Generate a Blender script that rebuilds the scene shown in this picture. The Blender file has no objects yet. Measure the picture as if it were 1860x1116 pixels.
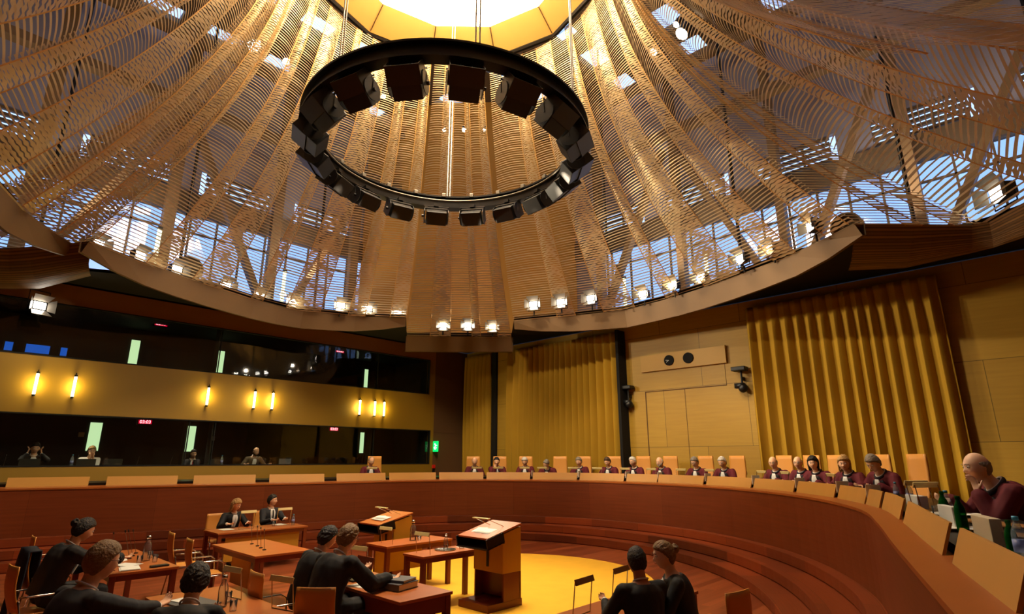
import bpy, math, random
import numpy as np
from mathutils import Vector, Matrix, Quaternion, noise
R = math.radians
random.seed(7)
SC = bpy.context.scene
COL = SC.collection

# ------------------------------------------------------------------ camera
EYE = 2.15                      # height of the camera above the floor of the pit
PITCH = math.atan(276 / 1020.0)
HEAD = R(43.9)                  # heading: the camera looks into the far corner of the hall
cam_d = bpy.data.cameras.new('camera'); cam = bpy.data.objects.new('camera', cam_d); COL.objects.link(cam)
cam.location = (0, 0, EYE); cam.rotation_euler = (R(90) + PITCH, 0, HEAD - R(90))
cam_d.sensor_width = 36; cam_d.lens = 1020 / 1860 * 36; cam_d.clip_start = .05; cam_d.clip_end = 200
SC.camera = cam

# ------------------------------------------------------------------ world, view
W = bpy.data.worlds.new('sky'); SC.world = W; W.use_nodes = True
bg = W.node_tree.nodes['Background']; bg.inputs[0].default_value = (.40, .58, 1.0, 1); bg.inputs[1].default_value = 1.5
SC.view_settings.view_transform = 'Standard'; SC.view_settings.look = 'None'
SC.view_settings.gamma = 1; SC.view_settings.exposure = 0.3; SC.view_settings.use_curve_mapping = False
SC.cycles.max_bounces = 5; SC.cycles.diffuse_bounces = 3; SC.cycles.glossy_bounces = 3
SC.cycles.transmission_bounces = 3; SC.cycles.transparent_max_bounces = 20; SC.cycles.sample_clamp_indirect = 4
SC.cycles.caustics_reflective = False; SC.cycles.caustics_refractive = False
CX, CY = 6.67, 8.3              # centre of the pit, the lighting ring and the canopy

def lamp(name, kind, loc, power, color=(1, .78, .48), size=1.0, aim=None, spot=None, blend=.6, shape=None):
    d = bpy.data.lights.new(name, kind); o = bpy.data.objects.new(name, d); COL.objects.link(o)
    d.energy = power; d.color = color; o.location = loc
    if kind == 'AREA':
        d.size = size
        if shape: d.shape = shape
    if kind in ('SPOT', 'POINT'): d.shadow_soft_size = size
    if spot: d.spot_size = R(spot); d.spot_blend = blend
    if aim is not None: o.rotation_euler = (Vector(aim) - Vector(loc)).to_track_quat('-Z', 'Y').to_euler()
    return o
# the bright lantern in the crown of the canopy
lamp('crown_light', 'AREA', (CX, CY, 13.3), 700, (1, .88, .68), 4.0, (CX, CY, 0), shape='DISK')
# spots added under the dark ring fixtures to light floor, bench and walls
RZ, RR = 8.55, 2.82
for k, (ax, ay, az, pw) in enumerate([(7.2, 8.0, 0, 420), (6.3, 9.6, 0, 160), (4.2, 6.6, .8, 190), (3.2, 10.6, .8, 170), (2.0, 16.8, 1.7, 300),
                                (8.0, 16.5, 1.7, 300), (13.2, 14.6, 1.7, 380), (15.6, 9.2, 3.6, 430), (14.2, 7.8, 1.8, 330), (15.6, 3.6, 3.4, 480),
                                (12.2, 3.3, 1.8, 220), (8.2, 1.4, 1.9, 40), (5.4, .6, 2.1, 100), (15.6, 13.0, 4.0, 400), (15.8, 0.4, 4.9, 620), (4, 18.0, 4.3, 170), (11, 18.0, 4.3, 120)]):
    d = Vector((ax - CX, ay - CY, 0)); d = d.normalized() * RR if d.length > .1 else Vector((0, 0, 0))
    lamp('ring_fill_spot', 'SPOT', (CX + d.x * .8, CY + d.y * .8, RZ - .62), pw * 1.55, (1, .83, .58), .12, (ax, ay, az), 52, .8)

# ------------------------------------------------------------------ tagging
def tag(o, label=None, cat=None, group=None, kind=None):
    if label: o['label'] = label
    if cat: o['category'] = cat
    if group: o['group'] = group
    if kind: o['kind'] = kind
    return o
def thing(name, label, cat, loc=(0, 0, 0), rz=0, group=None, rot=None, scale=1):
    o = bpy.data.objects.new(name, None); COL.objects.link(o); o.empty_display_size = .1
    o.location = loc; o.rotation_euler = rot if rot else (0, 0, rz); o.scale = (scale,) * 3
    return tag(o, label, cat, group)
def dup(o, loc=None, rz=None, label=None, group=None, parent=None, rot=None):
    c = o.copy(); COL.objects.link(c)
    if parent is not None: c.parent = parent
    if loc is not None: c.location = loc
    if rz is not None: c.rotation_euler = (0, 0, rz)
    if rot is not None: c.rotation_euler = rot
    if label: c['label'] = label
    if group: c['group'] = group
    for ch in list(KIDS.get(o.name, [])):
        d = dup(ch, parent=c); KIDS.setdefault(c.name, []).append(d)
    return c
KIDS = {}

# ------------------------------------------------------------------ mesh builder
class MB:
    def __init__(s): s.v = []; s.f = []; s.uv = []
    def add(s, vs, fs, uvs=None):
        n = len(s.v); s.v += [tuple(v) for v in vs]
        for i, f in enumerate(fs):
            s.f.append([n + a for a in f]); s.uv.append(uvs[i] if uvs else [(vs[a][0] + vs[a][1], vs[a][2]) for a in f])
        return s
    def box(s, c, d, rz=0, M=None):
        x, y, z = [a / 2 for a in d]; vs = []
        m = M if M is not None else Matrix.Rotation(rz, 3, 'Z')
        for i in range(8):
            p = m @ Vector((x if i & 1 else -x, y if i & 2 else -y, z if i & 4 else -z)); vs.append(p + Vector(c))
        return s.add(vs, [(0, 2, 3, 1), (4, 5, 7, 6), (0, 1, 5, 4), (2, 6, 7, 3), (0, 4, 6, 2), (1, 3, 7, 5)])
    def bb(s, a, b):  # box from two corners
        return s.box([(p + q) / 2 for p, q in zip(a, b)], [abs(p - q) for p, q in zip(a, b)])
    def tube(s, pts, r, n=8, closed=False, flat=None):
        pts = [Vector(p) for p in pts]; rr = r if hasattr(r, '__len__') else [r] * len(pts)
        rings = []; m = len(pts); up = Vector((0, 0, 1))
        for i, p in enumerate(pts):
            if closed: t = pts[(i + 1) % m] - pts[i - 1]
            else: t = pts[min(i + 1, m - 1)] - pts[max(i - 1, 0)]
            t.normalize()
            a = t.cross(up)
            if a.length < 1e-3: a = t.cross(Vector((0, 1, 0)))
            a.normalize(); b = a.cross(t).normalized()
            fl = flat or 1
            rings.append([p + (a * math.cos(k * 2 * math.pi / n) + b * math.sin(k * 2 * math.pi / n) * fl) * rr[i] for k in range(n)])
        vs = [v for r_ in rings for v in r_]; fs = []
        for i in range(m if closed else m - 1):
            j = (i + 1) % m
            for k in range(n):
                l = (k + 1) % n; fs.append((i * n + k, i * n + l, j * n + l, j * n + k))
        if not closed: fs += [tuple(range(n))[::-1], tuple((m - 1) * n + k for k in range(n))]
        return s.add(vs, fs)
    def lathe(s, prof, c=(0, 0, 0), n=16, M=None):
        vs = []; fs = []; m = len(prof); M = M if M is not None else Matrix.Identity(3)
        for r, z in prof:
            for k in range(n):
                a = 2 * math.pi * k / n; vs.append(M @ Vector((r * math.cos(a), r * math.sin(a), z)) + Vector(c))
        for i in range(m - 1):
            for k in range(n):
                l = (k + 1) % n; fs.append((i * n + k, i * n + l, (i + 1) * n + l, (i + 1) * n + k))
        if prof[0][0] > 1e-5: fs.append(tuple(range(n))[::-1])
        if prof[-1][0] > 1e-5: fs.append(tuple((m - 1) * n + k for k in range(n)))
        return s.add(vs, fs)
    def sphere(s, c, r, n=12, m=8, sc=(1, 1, 1), M=None):
        M = M if M is not None else Matrix.Identity(3)
        vs = []; fs = []
        for i in range(m + 1):
            t = math.pi * i / m
            for k in range(n):
                a = 2 * math.pi * k / n
                vs.append(M @ Vector((r * sc[0] * math.sin(t) * math.cos(a), r * sc[1] * math.sin(t) * math.sin(a), -r * sc[2] * math.cos(t))) + Vector(c))
        for i in range(m):
            for k in range(n):
                l = (k + 1) % n; fs.append((i * n + k, i * n + l, (i + 1) * n + l, (i + 1) * n + k))
        return s.add(vs, fs)
    def grid(s, P, uvs=None, closed=False):   # P[i][j] points -> quads
        m, n = len(P), len(P[0]); vs = [p for r_ in P for p in r_]; fs = []; uu = []
        for i in range(m - 1):
            for j in range(n if closed else n - 1):
                q = (i * n + j, i * n + (j + 1) % n, (i + 1) * n + (j + 1) % n, (i + 1) * n + j); fs.append(q)
                if uvs: uu.append([uvs[a // n][a % n] for a in q])
        return s.add(vs, fs, uu if uvs else None)
    def prism(s, poly, z0, z1):
        n = len(poly); vs = [(x, y, z0) for x, y in poly] + [(x, y, z1) for x, y in poly]
        fs = [tuple(range(n))[::-1], tuple(range(n, 2 * n))] + [(i, (i + 1) % n, n + (i + 1) % n, n + i) for i in range(n)]
        return s.add(vs, fs)
    def extrude(s, prof, path_n):  # section polyline swept: path_n = list of frames (origin, out, up); prof=[(o,u)] closed
        P = [[Vector(o) + Vector(n_) * a + Vector((0, 0, b)) for a, b in prof] for o, n_ in path_n]
        s.grid(P, closed=True)
        k = len(prof); n0 = len(s.v) - len(P) * k
        s.f.append(list(range(n0, n0 + k))); s.uv.append([(0, 0)] * k)
        e = len(s.v) - k; s.f.append(list(range(e, e + k))[::-1]); s.uv.append([(0, 0)] * k)
        return s
    def mesh(s, name, mat, smooth=False, bevel=0):
        me = bpy.data.meshes.new(name); me.from_pydata(s.v, [], s.f); me.update()
        uv = me.uv_layers.new(name='uv'); d = [c for f in s.uv for p in f for c in p]
        if len(d) == len(uv.data) * 2: uv.data.foreach_set('uv', d)
        me.materials.append(mat)
        if smooth: me.polygons.foreach_set('use_smooth', [True] * len(me.polygons))
        return me
    def build(s, name, mat, parent=None, smooth=False, bevel=0, loc=None, rz=None, rot=None):
        o = bpy.data.objects.new(name, s.mesh(name, mat, smooth)); COL.objects.link(o)
        if bevel:
            m = o.modifiers.new('bevel', 'BEVEL'); m.width = bevel; m.segments = 2; m.limit_method = 'ANGLE'
        if parent is not None: o.parent = parent; KIDS.setdefault(parent.name, []).append(o)
        if loc: o.location = loc
        if rz is not None: o.rotation_euler = (0, 0, rz)
        if rot is not None: o.rotation_euler = rot
        return o

# ------------------------------------------------------------------ materials
def rgb(r, g, b):   # sRGB 0-255 -> linear
    return tuple(((c / 255) / 12.92 if c / 255 <= .04045 else ((c / 255 + .055) / 1.055) ** 2.4) for c in (r, g, b)) + (1,)
MATS = {}
def mat(name, col, rough=.6, metal=0, spec=.5, emit=None, estr=0, alpha=1, trans=0, var=0, vscale=5, bump=0, sheen=0, ior=1.45):
    m = bpy.data.materials.new(name); m.use_nodes = True; nt = m.node_tree; b = nt.nodes['Principled BSDF']
    b.inputs['Base Color'].default_value = col; b.inputs['Roughness'].default_value = rough
    b.inputs['Metallic'].default_value = metal; b.inputs['Specular IOR Level'].default_value = spec
    b.inputs['Transmission Weight'].default_value = trans; b.inputs['IOR'].default_value = ior
    if sheen: b.inputs['Sheen Weight'].default_value = sheen
    if emit: b.inputs['Emission Color'].default_value = emit; b.inputs['Emission Strength'].default_value = estr
    if var or bump:
        tc = nt.nodes.new('ShaderNodeTexCoord'); n = nt.nodes.new('ShaderNodeTexNoise'); n.inputs['Scale'].default_value = vscale
        n.inputs['Detail'].default_value = 5; nt.links.new(tc.outputs['Object'], n.inputs['Vector'])
        if var:
            mx = nt.nodes.new('ShaderNodeMix'); mx.data_type = 'RGBA'
            mx.inputs[6].default_value = [c * (1 - var) for c in col[:3]] + [1]; mx.inputs[7].default_value = [min(1, c * (1 + var)) for c in col[:3]] + [1]
            nt.links.new(n.outputs['Fac'], mx.inputs[0]); nt.links.new(mx.outputs[2], b.inputs['Base Color'])
        if bump:
            bp = nt.nodes.new('ShaderNodeBump'); bp.inputs['Strength'].default_value = bump; bp.inputs['Distance'].default_value = .02
            nt.links.new(n.outputs['Fac'], bp.inputs['Height']); nt.links.new(bp.outputs['Normal'], b.inputs['Normal'])
    MATS[name] = m; return m
def planks(name, c1, c2, c3, w, h, rough=.4, mortar=.004, uv=True, grain=40, mcol=None):
    """boards: brick texture over UV (metres) with per-board tone and a stretched grain"""
    m = mat(name, c1, rough); nt = m.node_tree; b = nt.nodes['Principled BSDF']
    tc = nt.nodes.new('ShaderNodeTexCoord'); br = nt.nodes.new('ShaderNodeTexBrick')
    nt.links.new(tc.outputs['UV' if uv else 'Object'], br.inputs['Vector'])
    br.inputs['Scale'].default_value = 1; br.inputs['Brick Width'].default_value = w; br.inputs['Row Height'].default_value = h
    br.inputs['Mortar Size'].default_value = mortar; br.inputs['Color1'].default_value = c1; br.inputs['Color2'].default_value = c2
    br.inputs['Mortar'].default_value = mcol or [c * .35 for c in c1[:3]] + [1]; br.inputs['Bias'].default_value = -.1; br.inputs['Mortar Smooth'].default_value = .2
    mp = nt.nodes.new('ShaderNodeMapping'); mp.inputs['Scale'].default_value = (.6, grain, 1) if uv else (.6, grain, grain)
    nt.links.new(tc.outputs['UV' if uv else 'Object'], mp.inputs['Vector'])
    n = nt.nodes.new('ShaderNodeTexNoise'); n.inputs['Scale'].default_value = 1.5; n.inputs['Detail'].default_value = 6
    nt.links.new(mp.outputs[0], n.inputs['Vector'])
    mx = nt.nodes.new('ShaderNodeMix'); mx.data_type = 'RGBA'; mx.blend_type = 'MULTIPLY'; mx.inputs[0].default_value = .55
    cr = nt.nodes.new('ShaderNodeValToRGB'); cr.color_ramp.elements[0].position = .3; cr.color_ramp.elements[0].color = c3; cr.color_ramp.elements[1].position = .65; cr.color_ramp.elements[1].color = (1, 1, 1, 1)
    nt.links.new(n.outputs['Fac'], cr.inputs[0]); nt.links.new(br.outputs['Color'], mx.inputs[6]); nt.links.new(cr.outputs[0], mx.inputs[7])
    nt.links.new(mx.outputs[2], b.inputs['Base Color'])
    return m
M_panel = planks('cherry_panel', rgb(122, 58, 28), rgb(108, 49, 23), (.62, .55, .5, 1), 2.35, 3.0, .38, .002, grain=14)
M_top = mat('cherry_top', rgb(158, 86, 38), .3, var=.15, vscale=3)
M_step = planks('step_boards', rgb(148, 68, 34), rgb(92, 42, 24), (.6, .5, .45, 1), 1.5, .5, .35, .004)
M_floor = planks('floor_boards', rgb(168, 88, 50), rgb(118, 52, 30), (.6, .5, .45, 1), 2.2, .14, .3, .002, uv=False, grain=12)
M_carpet = mat('yellow_carpet', rgb(236, 176, 44), .95, var=.1, vscale=3, bump=.3)
M_walk = mat('dais_carpet', rgb(120, 70, 30), .9)
M_wall = planks('maple_wall', rgb(172, 134, 44), rgb(160, 122, 38), (.8, .76, .7, 1), 2.6, 1.75, .5, .008, grain=10)
M_wallL = mat('ochre_wall', rgb(134, 101, 15), .6, var=.08, vscale=.8)
M_brown = mat('brown_wall', rgb(142, 96, 40), .6, var=.1, vscale=1)
M_shade = mat('shaded_corner_and_joints', rgb(92, 62, 30), .8, var=.05, vscale=1)  # corner wall's shadow put into the colour; also serves door and collar joints
M_black = mat('black_void', rgb(10, 8, 8), .9)
M_steel = mat('dark_steel', rgb(34, 31, 29), .4, .6)
M_blk = mat('black_plastic', rgb(16, 15, 15), .45)
M_chrome = mat('chrome', rgb(200, 195, 188), .2, 1)
M_chair = mat('tan_seat_shell', rgb(214, 142, 62), .4, var=.08, vscale=4)
M_hiback = mat('tan_leather', rgb(204, 138, 60), .5, var=.06, vscale=4)
M_table = mat('table_cherry', rgb(176, 96, 42), .38, var=.16, vscale=3)
M_tleg = mat('table_leg_cherry', rgb(120, 50, 24), .35, var=.12, vscale=4)
M_maple = mat('maple_panel', rgb(196, 146, 46), .4, var=.08, vscale=2)
M_blade = mat('maple_screen', rgb(184, 132, 60), .42, var=.05, vscale=2)
M_paper = mat('white_paper', rgb(232, 228, 216), .8)
M_white = mat('white_plastic', rgb(222, 220, 214), .5)
M_lampbar = mat('lamp_bar', rgb(226, 206, 140), .4)
M_desk = mat('black_desk', rgb(22, 17, 14), .35)
M_glassbooth = mat('booth_glass', rgb(220, 225, 225), .03, trans=1, ior=1.3)
M_glass = mat('clear_glass', (1, 1, 1, 1), .03)
M_water = mat('bottle_plastic', rgb(225, 238, 245), .08)
M_green = mat('green_bottle', rgb(38, 120, 48), .08)
M_blue = mat('blue_cap', rgb(60, 150, 190), .4)
M_red = mat('red_label', rgb(190, 40, 60), .5)
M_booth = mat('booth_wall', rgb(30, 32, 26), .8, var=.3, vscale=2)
M_sconce = mat('sconce_tube', rgb(255, 240, 170), .4, emit=(1, .86, .42, 1), estr=14)
M_hot = mat('floodlight_face', (1, 1, 1, 1), .4, emit=(1, .93, .8, 1), estr=26)
M_crown = mat('crown_glow', (1, 1, 1, 1), .4, emit=(1, .90, .70, 1), estr=8.5)
M_tube = mat('fluorescent', (1, 1, 1, 1), .4, emit=(.8, 1, .62, 1), estr=1.6)
M_led = mat('red_led', rgb(200, 0, 20), .4, emit=(1, .01, .06, 1), estr=3)
M_ledw = mat('red_led_core', rgb(255, 120, 120), .4, emit=(1, .35, .4, 1), estr=4)
M_exit = mat('exit_green', rgb(10, 150, 50), .4, emit=(.0, .8, .12, 1), estr=1.4)
M_exitw = mat('exit_white', rgb(230, 255, 230), .4, emit=(.7, 1, .7, 1), estr=1.8)
M_bluescreen = mat('blue_screen', rgb(20, 60, 150), .4, emit=(.01, .09, .5, 1), estr=.9)
M_strip = mat('door_light', rgb(200, 230, 170), .4, emit=(.55, .78, .42, 1), estr=1.1)
M_beam = mat('atrium_steel', rgb(128, 98, 62), .55, .2, var=.1)
M_atwall = mat('atrium_wall', rgb(150, 142, 150), .8, var=.12, vscale=.6)
M_spandrel = mat('atrium_spandrel', rgb(104, 82, 56), .7, var=.15, vscale=1)
M_gold = mat('golden_wall', rgb(216, 156, 64), .55, var=.12, vscale=.8)
M_drape = planks('bronze_weave', rgb(140, 104, 60), rgb(92, 66, 38), (.7, .66, .6, 1), 60, .09, .6, .02, grain=3)
M_wpane = mat('window_glass', (1, 1, 1, 1), .05, alpha=.5)
M_ceil = mat('dark_ceiling', rgb(14, 11, 9), .9)
def pane_mat():
    m = M_wpane; nt = m.node_tree; nt.nodes.clear()
    o = nt.nodes.new('ShaderNodeOutputMaterial'); t = nt.nodes.new('ShaderNodeBsdfTransparent'); g = nt.nodes.new('ShaderNodeBsdfGlossy'); mx = nt.nodes.new('ShaderNodeMixShader')
    g.inputs['Roughness'].default_value = .05; mx.inputs[0].default_value = .12; t.inputs[0].default_value = (.82, .9, 1, 1)
    nt.links.new(t.outputs[0], mx.inputs[1]); nt.links.new(g.outputs[0], mx.inputs[2]); nt.links.new(mx.outputs[0], o.inputs[0])
pane_mat()
def booth_pane():
    m = M_glassbooth; nt = m.node_tree; nt.nodes.clear()
    o = nt.nodes.new('ShaderNodeOutputMaterial'); t = nt.nodes.new('ShaderNodeBsdfTransparent'); g = nt.nodes.new('ShaderNodeBsdfGlossy'); mx = nt.nodes.new('ShaderNodeMixShader')
    g.inputs['Roughness'].default_value = .02; mx.inputs[0].default_value = .05; t.inputs[0].default_value = (.72, .76, .72, 1)
    nt.links.new(t.outputs[0], mx.inputs[1]); nt.links.new(g.outputs[0], mx.inputs[2]); nt.links.new(mx.outputs[0], o.inputs[0])
booth_pane()

def clear_mat(m, tint, opaque, dcol):
    nt = m.node_tree; nt.nodes.clear(); L = nt.links.new; N = nt.nodes.new
    o = N('ShaderNodeOutputMaterial'); t = N('ShaderNodeBsdfTransparent'); g = N('ShaderNodeBsdfGlossy'); d = N('ShaderNodeBsdfDiffuse'); lw = N('ShaderNodeLayerWeight'); a = N('ShaderNodeMixShader'); b = N('ShaderNodeMixShader')
    t.inputs[0].default_value = tint; g.inputs['Roughness'].default_value = .05; d.inputs[0].default_value = dcol; lw.inputs[0].default_value = .12
    a.inputs[0].default_value = opaque; L(t.outputs[0], a.inputs[1]); L(d.outputs[0], a.inputs[2]); L(lw.outputs['Fresnel'], b.inputs[0]); L(a.outputs[0], b.inputs[1]); L(g.outputs[0], b.inputs[2]); L(b.outputs[0], o.inputs[0])
clear_mat(M_glass, (.95, .96, .96, 1), .06, (.9, .9, .9, 1)); clear_mat(M_water, (.86, .93, .97, 1), .22, (.7, .82, .9, 1)); clear_mat(M_green, (.10, .42, .14, 1), .45, rgb(30, 110, 44))
def mesh_mat(name, pitch, cover, chain):
    """woven metal: bright rods running round the canopy with open air between them (UV in metres)"""
    m = bpy.data.materials.new(name); m.use_nodes = True; nt = m.node_tree; nt.nodes.clear(); L = nt.links.new
    out = nt.nodes.new('ShaderNodeOutputMaterial'); tr = nt.nodes.new('ShaderNodeBsdfTransparent')
    g = nt.nodes.new('ShaderNodeBsdfPrincipled'); g.inputs['Base Color'].default_value = rgb(220, 192, 144)
    g.inputs['Metallic'].default_value = .55; g.inputs['Roughness'].default_value = .42
    tl = nt.nodes.new('ShaderNodeBsdfTranslucent'); tl.inputs[0].default_value = rgb(234, 204, 150)
    ms = nt.nodes.new('ShaderNodeMixShader'); ms.inputs[0].default_value = .38; L(g.outputs[0], ms.inputs[1]); L(tl.outputs[0], ms.inputs[2])
    uv = nt.nodes.new('ShaderNodeTexCoord'); sp = nt.nodes.new('ShaderNodeSeparateXYZ'); L(uv.outputs['UV'], sp.inputs[0])
    no = nt.nodes.new('ShaderNodeTexNoise'); no.inputs['Scale'].default_value = .9; L(uv.outputs['UV'], no.inputs['Vector'])
    def mth(op, a, b=None, c=None):
        n = nt.nodes.new('ShaderNodeMath'); n.operation = op
        for i, x in enumerate((a, b, c)):
            if x is None: continue
            if isinstance(x, (int, float)): n.inputs[i].default_value = x
            else: L(x, n.inputs[i])
        return n.outputs[0]
    v = mth('DIVIDE', sp.outputs['Y'], pitch); row = mth('FLOOR', v); fr = mth('FRACT', v)
    tri = mth('ABSOLUTE', mth('SUBTRACT', fr, .5))                      # 0 in the middle of a rod
    wn = nt.nodes.new('ShaderNodeTexWhiteNoise'); wn.noise_dimensions = '1D'; L(row, wn.inputs['W'])
    half = mth('ADD', cover * .5, mth('MULTIPLY', mth('SUBTRACT', wn.outputs['Value'], .5), .12))
    half = mth('ADD', half, mth('MULTIPLY', mth('SUBTRACT', no.outputs['Fac'], .5), .14))
    if chain:
        s = mth('SINE', mth('ADD', mth('MULTIPLY', sp.outputs['X'], 34), mth('MULTIPLY', row, 3.1416)))
        half = mth('ADD', half, mth('MULTIPLY', s, .12))
    a = mth('LESS_THAN', tri, half)
    mx = nt.nodes.new('ShaderNodeMixShader'); L(a, mx.inputs[0]); L(tr.outputs[0], mx.inputs[1]); L(ms.outputs[0], mx.inputs[2]); L(mx.outputs[0], out.inputs[0])
    MATS[name] = m; return m
M_mesh = mesh_mat('gold_mesh', .08, .34, False)
M_mesh2 = mesh_mat('gold_mesh_dense', .07, .58, True)
# ================================================================== setting
A_Y, B_X = 18.1, 16.0
# bench line: foot of the red panel, from the left end round to the right end
_C = [(-6.2, 16.95), (-3.5, 16.95), (-1.0, 16.85), (1.65, 16.4), (4.6, 15.55), (7.4, 14.75), (9.5, 14.3), (11.2, 13.65), (12.6, 12.4), (13.4, 10.7), (13.6, 8.9), (13.2, 6.75), (12.15, 4.85), (10.55, 3.25), (8.6, 2.08), (6.9, 1.52), (5.3, 1.08), (3.8, .65), (2.5, .27), (1.3, -.10)]
def catmull(P, n=10):
    out = []; P = [Vector(p) for p in P]; Q = [P[0] * 2 - P[1]] + P + [P[-1] * 2 - P[-2]]
    for i in range(1, len(Q) - 2):
        for k in range(n):
            t = k / n; a, b, c, d = Q[i - 1], Q[i], Q[i + 1], Q[i + 2]
            out.append(.5 * ((2 * b) + (c - a) * t + (2 * a - 5 * b + 4 * c - d) * t * t + (3 * b - a - 3 * c + d) * t ** 3))
    out.append(P[-1]); return out
CURVE = catmull([Vector((x, y, 0)) for x, y in _C], 8)
for _ in range(3): CURVE = [CURVE[0]] + [(CURVE[i - 1] + CURVE[i] * 2 + CURVE[i + 1]) / 4 for i in range(1, len(CURVE) - 1)] + [CURVE[-1]]
ARC = [0]
for i in range(1, len(CURVE)): ARC.append(ARC[-1] + (CURVE[i] - CURVE[i - 1]).length)
NRM = []
for i in range(len(CURVE)):
    t = (CURVE[min(i + 1, len(CURVE) - 1)] - CURVE[max(i - 1, 0)]).normalized(); NRM.append(Vector((-t.y, t.x, 0)))   # points away from the pit
def on_curve(s, off=0, z=0):
    s = max(0, min(ARC[-1] - 1e-4, s)); i = max(k for k in range(len(ARC) - 1) if ARC[k] <= s); t = (s - ARC[i]) / (ARC[i + 1] - ARC[i])
    n = NRM[i].lerp(NRM[i + 1], t).normalized(); p = CURVE[i].lerp(CURVE[i + 1], t) + n * off; return Vector((p.x, p.y, z)), n
def strip(mb, o0, z0, o1, z1, s0=0, s1=None, step=.35, vs=1):
    s1 = ARC[-1] if s1 is None else s1; n = max(2, int((s1 - s0) / step)); P = []; U = []
    h = math.hypot(o1 - o0, z1 - z0)
    for i in range(n + 1):
        s = s0 + (s1 - s0) * i / n; a, _ = on_curve(s, o0, z0); b, _ = on_curve(s, o1, z1); P.append([a, b]); U.append([(s, 0), (s, h * vs)])
    return mb.grid(P, U)
def sweep(mb, prof, s0=0, s1=None, step=.35):
    s1 = ARC[-1] if s1 is None else s1; n = max(2, int((s1 - s0) / step)); P = []; U = []
    pl = [0]
    for i in range(len(prof)): pl.append(pl[-1] + math.dist(prof[i], prof[(i + 1) % len(prof)]))
    for i in range(n + 1):
        s = s0 + (s1 - s0) * i / n; P.append([on_curve(s, a, b)[0] for a, b in prof] + [on_curve(s, *prof[0])[0]]); U.append([(s, l) for l in pl])
    mb.grid(P, U)
    for r_ in (P[0][:-1], P[-1][:-1][::-1]): mb.add(r_, [tuple(range(len(r_)))])
    return mb

# floors
fl = MB(); fl.prism([(-9, -8), (20, -8), (20, 20), (-9, 20)], -.1, 0); tag(fl.build('floor', M_floor), 'polished red brown boards of the sunken pit', kind='structure')
# three steps, all round under the bench
for k, (o, z) in enumerate([(-1.05, .18), (-.65, .36), (-.2, .54)]):
    mb = MB(); sweep(mb, [(.3, z - .18), (.3, z), (o, z), (o, z - .16), (o + .02, z - .18)]); ob = mb.build('trim_%d' % (k + 1), M_step); tag(ob, kind='structure')
# the raised floor on which the judges sit
mb = MB(); P = []; n = 90
for i in range(n + 1):
    s = ARC[-1] * i / n; P.append([on_curve(s, .25, .80)[0], on_curve(s, 3.6, .80)[0]])
mb.grid(P); tag(mb.build('floor', M_walk), kind='structure')
# yellow carpet
mb = MB(); mb.lathe([(0, .0), (2.75, .0), (2.75, .012), (0, .012)], (8.15, 8.05, .001), 96)
tag(mb.build('carpet', M_carpet), 'round golden yellow carpet in the middle of the pit', 'carpet')

# walls: left wall with two long booth windows, ochre
def wall_x(mb, x0, x1, z0, z1, y=A_Y, th=.18): mb.bb((x0, y, z0), (x1, y + th, z1))
UP = (-5.0, 14.02, 4.64, 6.03); LO = (-5.0, 14.15, 1.96, 3.24)
mb = MB(); wall_x(mb, -6, 14.3, .0, 1.96); wall_x(mb, -6, 14.3, 3.24, 4.64); wall_x(mb, 14.02, 14.3, 4.64, 6.03); wall_x(mb, 14.15, 14.3, 1.96, 3.24)
wall_x(mb, -6, -5, 1.96, 3.24); wall_x(mb, -6, -5, 4.64, 6.03)
tag(mb.build('wall_left', M_wallL), kind='structure')
mb = MB(); wall_x(mb, -6, 14.3, 6.03, 6.55); tag(mb.build('wall_left_top', M_brown), kind='structure')
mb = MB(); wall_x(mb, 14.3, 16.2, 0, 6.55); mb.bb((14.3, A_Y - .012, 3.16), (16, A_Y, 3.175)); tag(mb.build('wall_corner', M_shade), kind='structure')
# window frames + panes + booth rooms behind
def booth_window(n, X0, X1, Z0, Z1, bars):
    mb = MB(); t = .03
    for a, b in (((X0, Z0), (X1, Z0 + t)), ((X0, Z1 - t), (X1, Z1)), ((X0, Z0), (X0 + t, Z1)), ((X1 - t, Z0), (X1, Z1))): mb.bb((a[0], A_Y - .01, a[1]), (b[0], A_Y + .12, b[1]))
    for x in bars: mb.bb((x - .012, A_Y + .02, Z0), (x + .012, A_Y + .06, Z1))
    f = mb.build('window_%d' % n, M_black); tag(f, kind='structure')
    mb = MB(); mb.add([(X0, A_Y + .05, Z0), (X1, A_Y + .05, Z0), (X1, A_Y + .05, Z1), (X0, A_Y + .05, Z1)], [(0, 1, 2, 3)]); mb.build('pane', M_glassbooth, f)
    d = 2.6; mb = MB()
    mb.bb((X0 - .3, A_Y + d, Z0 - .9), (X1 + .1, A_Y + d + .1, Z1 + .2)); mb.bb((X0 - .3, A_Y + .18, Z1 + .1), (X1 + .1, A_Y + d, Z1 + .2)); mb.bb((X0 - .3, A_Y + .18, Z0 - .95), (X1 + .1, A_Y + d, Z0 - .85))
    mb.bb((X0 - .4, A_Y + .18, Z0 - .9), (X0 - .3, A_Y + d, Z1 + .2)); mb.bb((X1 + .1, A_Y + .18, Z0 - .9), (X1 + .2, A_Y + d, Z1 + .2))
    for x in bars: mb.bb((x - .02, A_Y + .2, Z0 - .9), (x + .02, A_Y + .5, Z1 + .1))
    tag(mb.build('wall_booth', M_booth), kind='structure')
    mb = MB(); mb.bb((X0, A_Y + .19, Z0 - .05), (X1, A_Y + .75, Z0 - .01)); tag(mb.build('trim_%d' % (n + 5), M_desk), kind='structure')
    for x, w in STRIPS[n]:
        mb = MB(); mb.bb((x, A_Y + d - .03, Z0 + (.42 if n == 2 else .3)), (x + w, A_Y + d - .01, Z1 - (.05 if n == 2 else .25))); o = mb.build('door_light', M_strip)
        tag(o, STRIPLAB.pop(0), 'window')
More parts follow.
